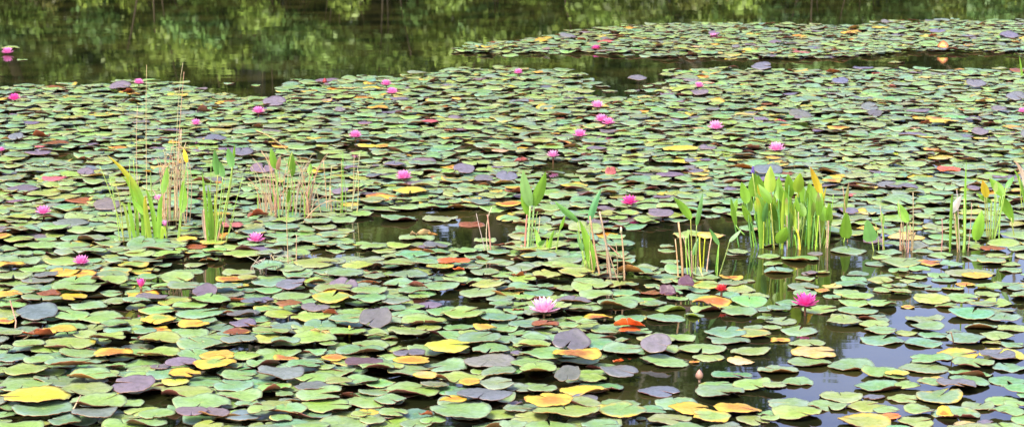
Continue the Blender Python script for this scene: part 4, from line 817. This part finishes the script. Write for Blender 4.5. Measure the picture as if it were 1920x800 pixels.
for i, (x, y, k, s) in enumerate([(-17, 49, 0, 1.), (-13.6, 52, 1, 1.), (-11, 49, 2, 1.02), (-8.2, 51.5, 0, .98), (-5.6, 49.2, 1, .95), (-3.2, 52, 2, 1.08), (-.6, 49.5, 0, 1.02), (2.0, 51.5, 1, 1.), (3.9, 49.6, 1, .86), (2.9, 54.5, 0, .95), (2.3, 52.6, 2, .9), (5.0, 53.5, 0, .88), (5.9, 49.4, 3, 1.2), (3.0, 48.6, 3, 1.15), (-6.9, 54, 2, 1.), (-9.6, 54.5, 0, 1.), (6.0, 51.5, 0, .60), (8.6, 49.8, 3, .86), (7.3, 50.4, 0, .58), (10.6, 51, 3, .92), (12.9, 49.5, 3, 1.02), (15.6, 51, 3, 1.15), (19.5, 50, 0, .7), (-20.5, 51, 2, 1.), (21.5, 51, 2, .85), (-16, 57, 2, 1.), (-12, 58, 0, .95), (-8.5, 57, 2, .98), (-4.6, 58, 0, 1.), (-1.2, 57, 2, 1.), (1.6, 58, 0, 1.), (6.2, 57, 3, 1.25), (9.8, 58, 3, 1.15), (13.4, 57, 3, 1.2), (17.2, 58, 3, 1.3)]):
    tl.append((x, y, k, s))
NUM = ['first', 'second', 'third', 'fourth', 'fifth', 'sixth', 'seventh', 'eighth', 'ninth', 'tenth', 'eleventh', 'twelfth', 'thirteenth', 'fourteenth', 'fifteenth', 'sixteenth', 'seventeenth', 'eighteenth', 'nineteenth', 'twentieth', 'twenty-first', 'twenty-second', 'twenty-third', 'twenty-fourth', 'twenty-fifth', 'twenty-sixth', 'twenty-seventh', 'twenty-eighth', 'twenty-ninth', 'thirtieth', 'thirty-first', 'thirty-second'] + ['forty-' + w for w in ()] + [f'{t}-{u}' for t in ('thirty', 'forty', 'fifty', 'sixty', 'seventy', 'eighty', 'ninety', 'hundred') for u in ('first', 'second', 'third', 'fourth', 'fifth', 'sixth', 'seventh', 'eighth', 'ninth')][2:]
for i, (x, y, k, s) in enumerate(sorted(tl)):
    place(k, 'tree', TV[k], (x, y, terr(x, y) - .05), rt.uniform(0, 6.28), s, f'{TK[k]}, {NUM[i]} from the left along the far bank', 'tree', 'trees on the far bank')
SK = ['bright green leafy shrub', 'wide yellow green shrub', 'tall dark green shrub', 'low yellowish bank shrub']
sl = []
x = -17.
while x < 17:
    k = rt.choice([0, 1, 2, 0, 1, 3])
    if not (-1.9 < x < -.4): sl.append((x, 46.9 + rt.uniform(0, 1.4), k, rt.uniform(.85, 1.2)))
    x += rt.uniform(.9, 1.5)
x = -18.
while x < 18:
    sl.append((x, 50.5 + rt.uniform(-1, 2.2), rt.choice([0, 2, 2, 1]), rt.uniform(1.0, 1.45))); x += rt.uniform(.9, 1.5)
x = -18.
while x < 18:
    sl.append((x, 54.5 + rt.uniform(-1, 1.5), rt.choice([0, 2, 2]), rt.uniform(1.3, 1.8))); x += rt.uniform(1.0, 1.5)
sl.sort()
for i, (x, y, k, s) in enumerate(sl):
    place(k, 'shrub', SV[k], (x, y, terr(x, y) - .05), rt.uniform(0, 6.28), s, f'{SK[k]}, {NUM[i]} from the left along the far waterline', 'shrub', 'shrubs along the far waterline')

# ------------------------------------------------------------------ light
W = bpy.data.worlds.new('World'); S.world = W; W.use_nodes = True; nt = W.node_tree; nt.nodes.clear()
EL, ROT = R(52), R(205)
sky = nt.nodes.new('ShaderNodeTexSky'); sky.sky_type = 'NISHITA'; sky.sun_disc = False; sky.sun_elevation = EL; sky.sun_rotation = ROT; sky.air_density = 1.; sky.dust_density = 4.; sky.ozone_density = 1.
hs = nt.nodes.new('ShaderNodeHueSaturation'); hs.inputs['Saturation'].default_value = 1.05; hs.inputs['Hue'].default_value = .535; nt.links.new(sky.outputs[0], hs.inputs['Color'])
bg = nt.nodes.new('ShaderNodeBackground'); bg.inputs['Strength'].default_value = .15; nt.links.new(hs.outputs[0], bg.inputs[0])
wo = nt.nodes.new('ShaderNodeOutputWorld'); nt.links.new(bg.outputs[0], wo.inputs[0])
ld = bpy.data.lights.new('sun', 'SUN'); ld.energy = 1.5; ld.angle = R(11); ld.color = (1, .96, .88)
lo = bpy.data.objects.new('sun', ld); COL.objects.link(lo)
dirv = Vector((math.sin(ROT) * math.cos(EL), math.cos(ROT) * math.cos(EL), math.sin(EL))); lo.rotation_euler = dirv.to_track_quat('Z', 'Y').to_euler()
lo.location = dirv * 60
vs = S.view_settings; S.display_settings.display_device = 'sRGB'
vs.view_transform = 'Standard'; vs.look = 'None'; vs.exposure = 1.78; vs.gamma = 1; vs.use_curve_mapping = False
S.cycles.max_bounces = 6; S.cycles.diffuse_bounces = 3; S.cycles.glossy_bounces = 4; S.cycles.transmission_bounces = 3
print('PADS', len(PADS), 'things', len(THINGS), 'min w', THINGS[-1]['wpx'])
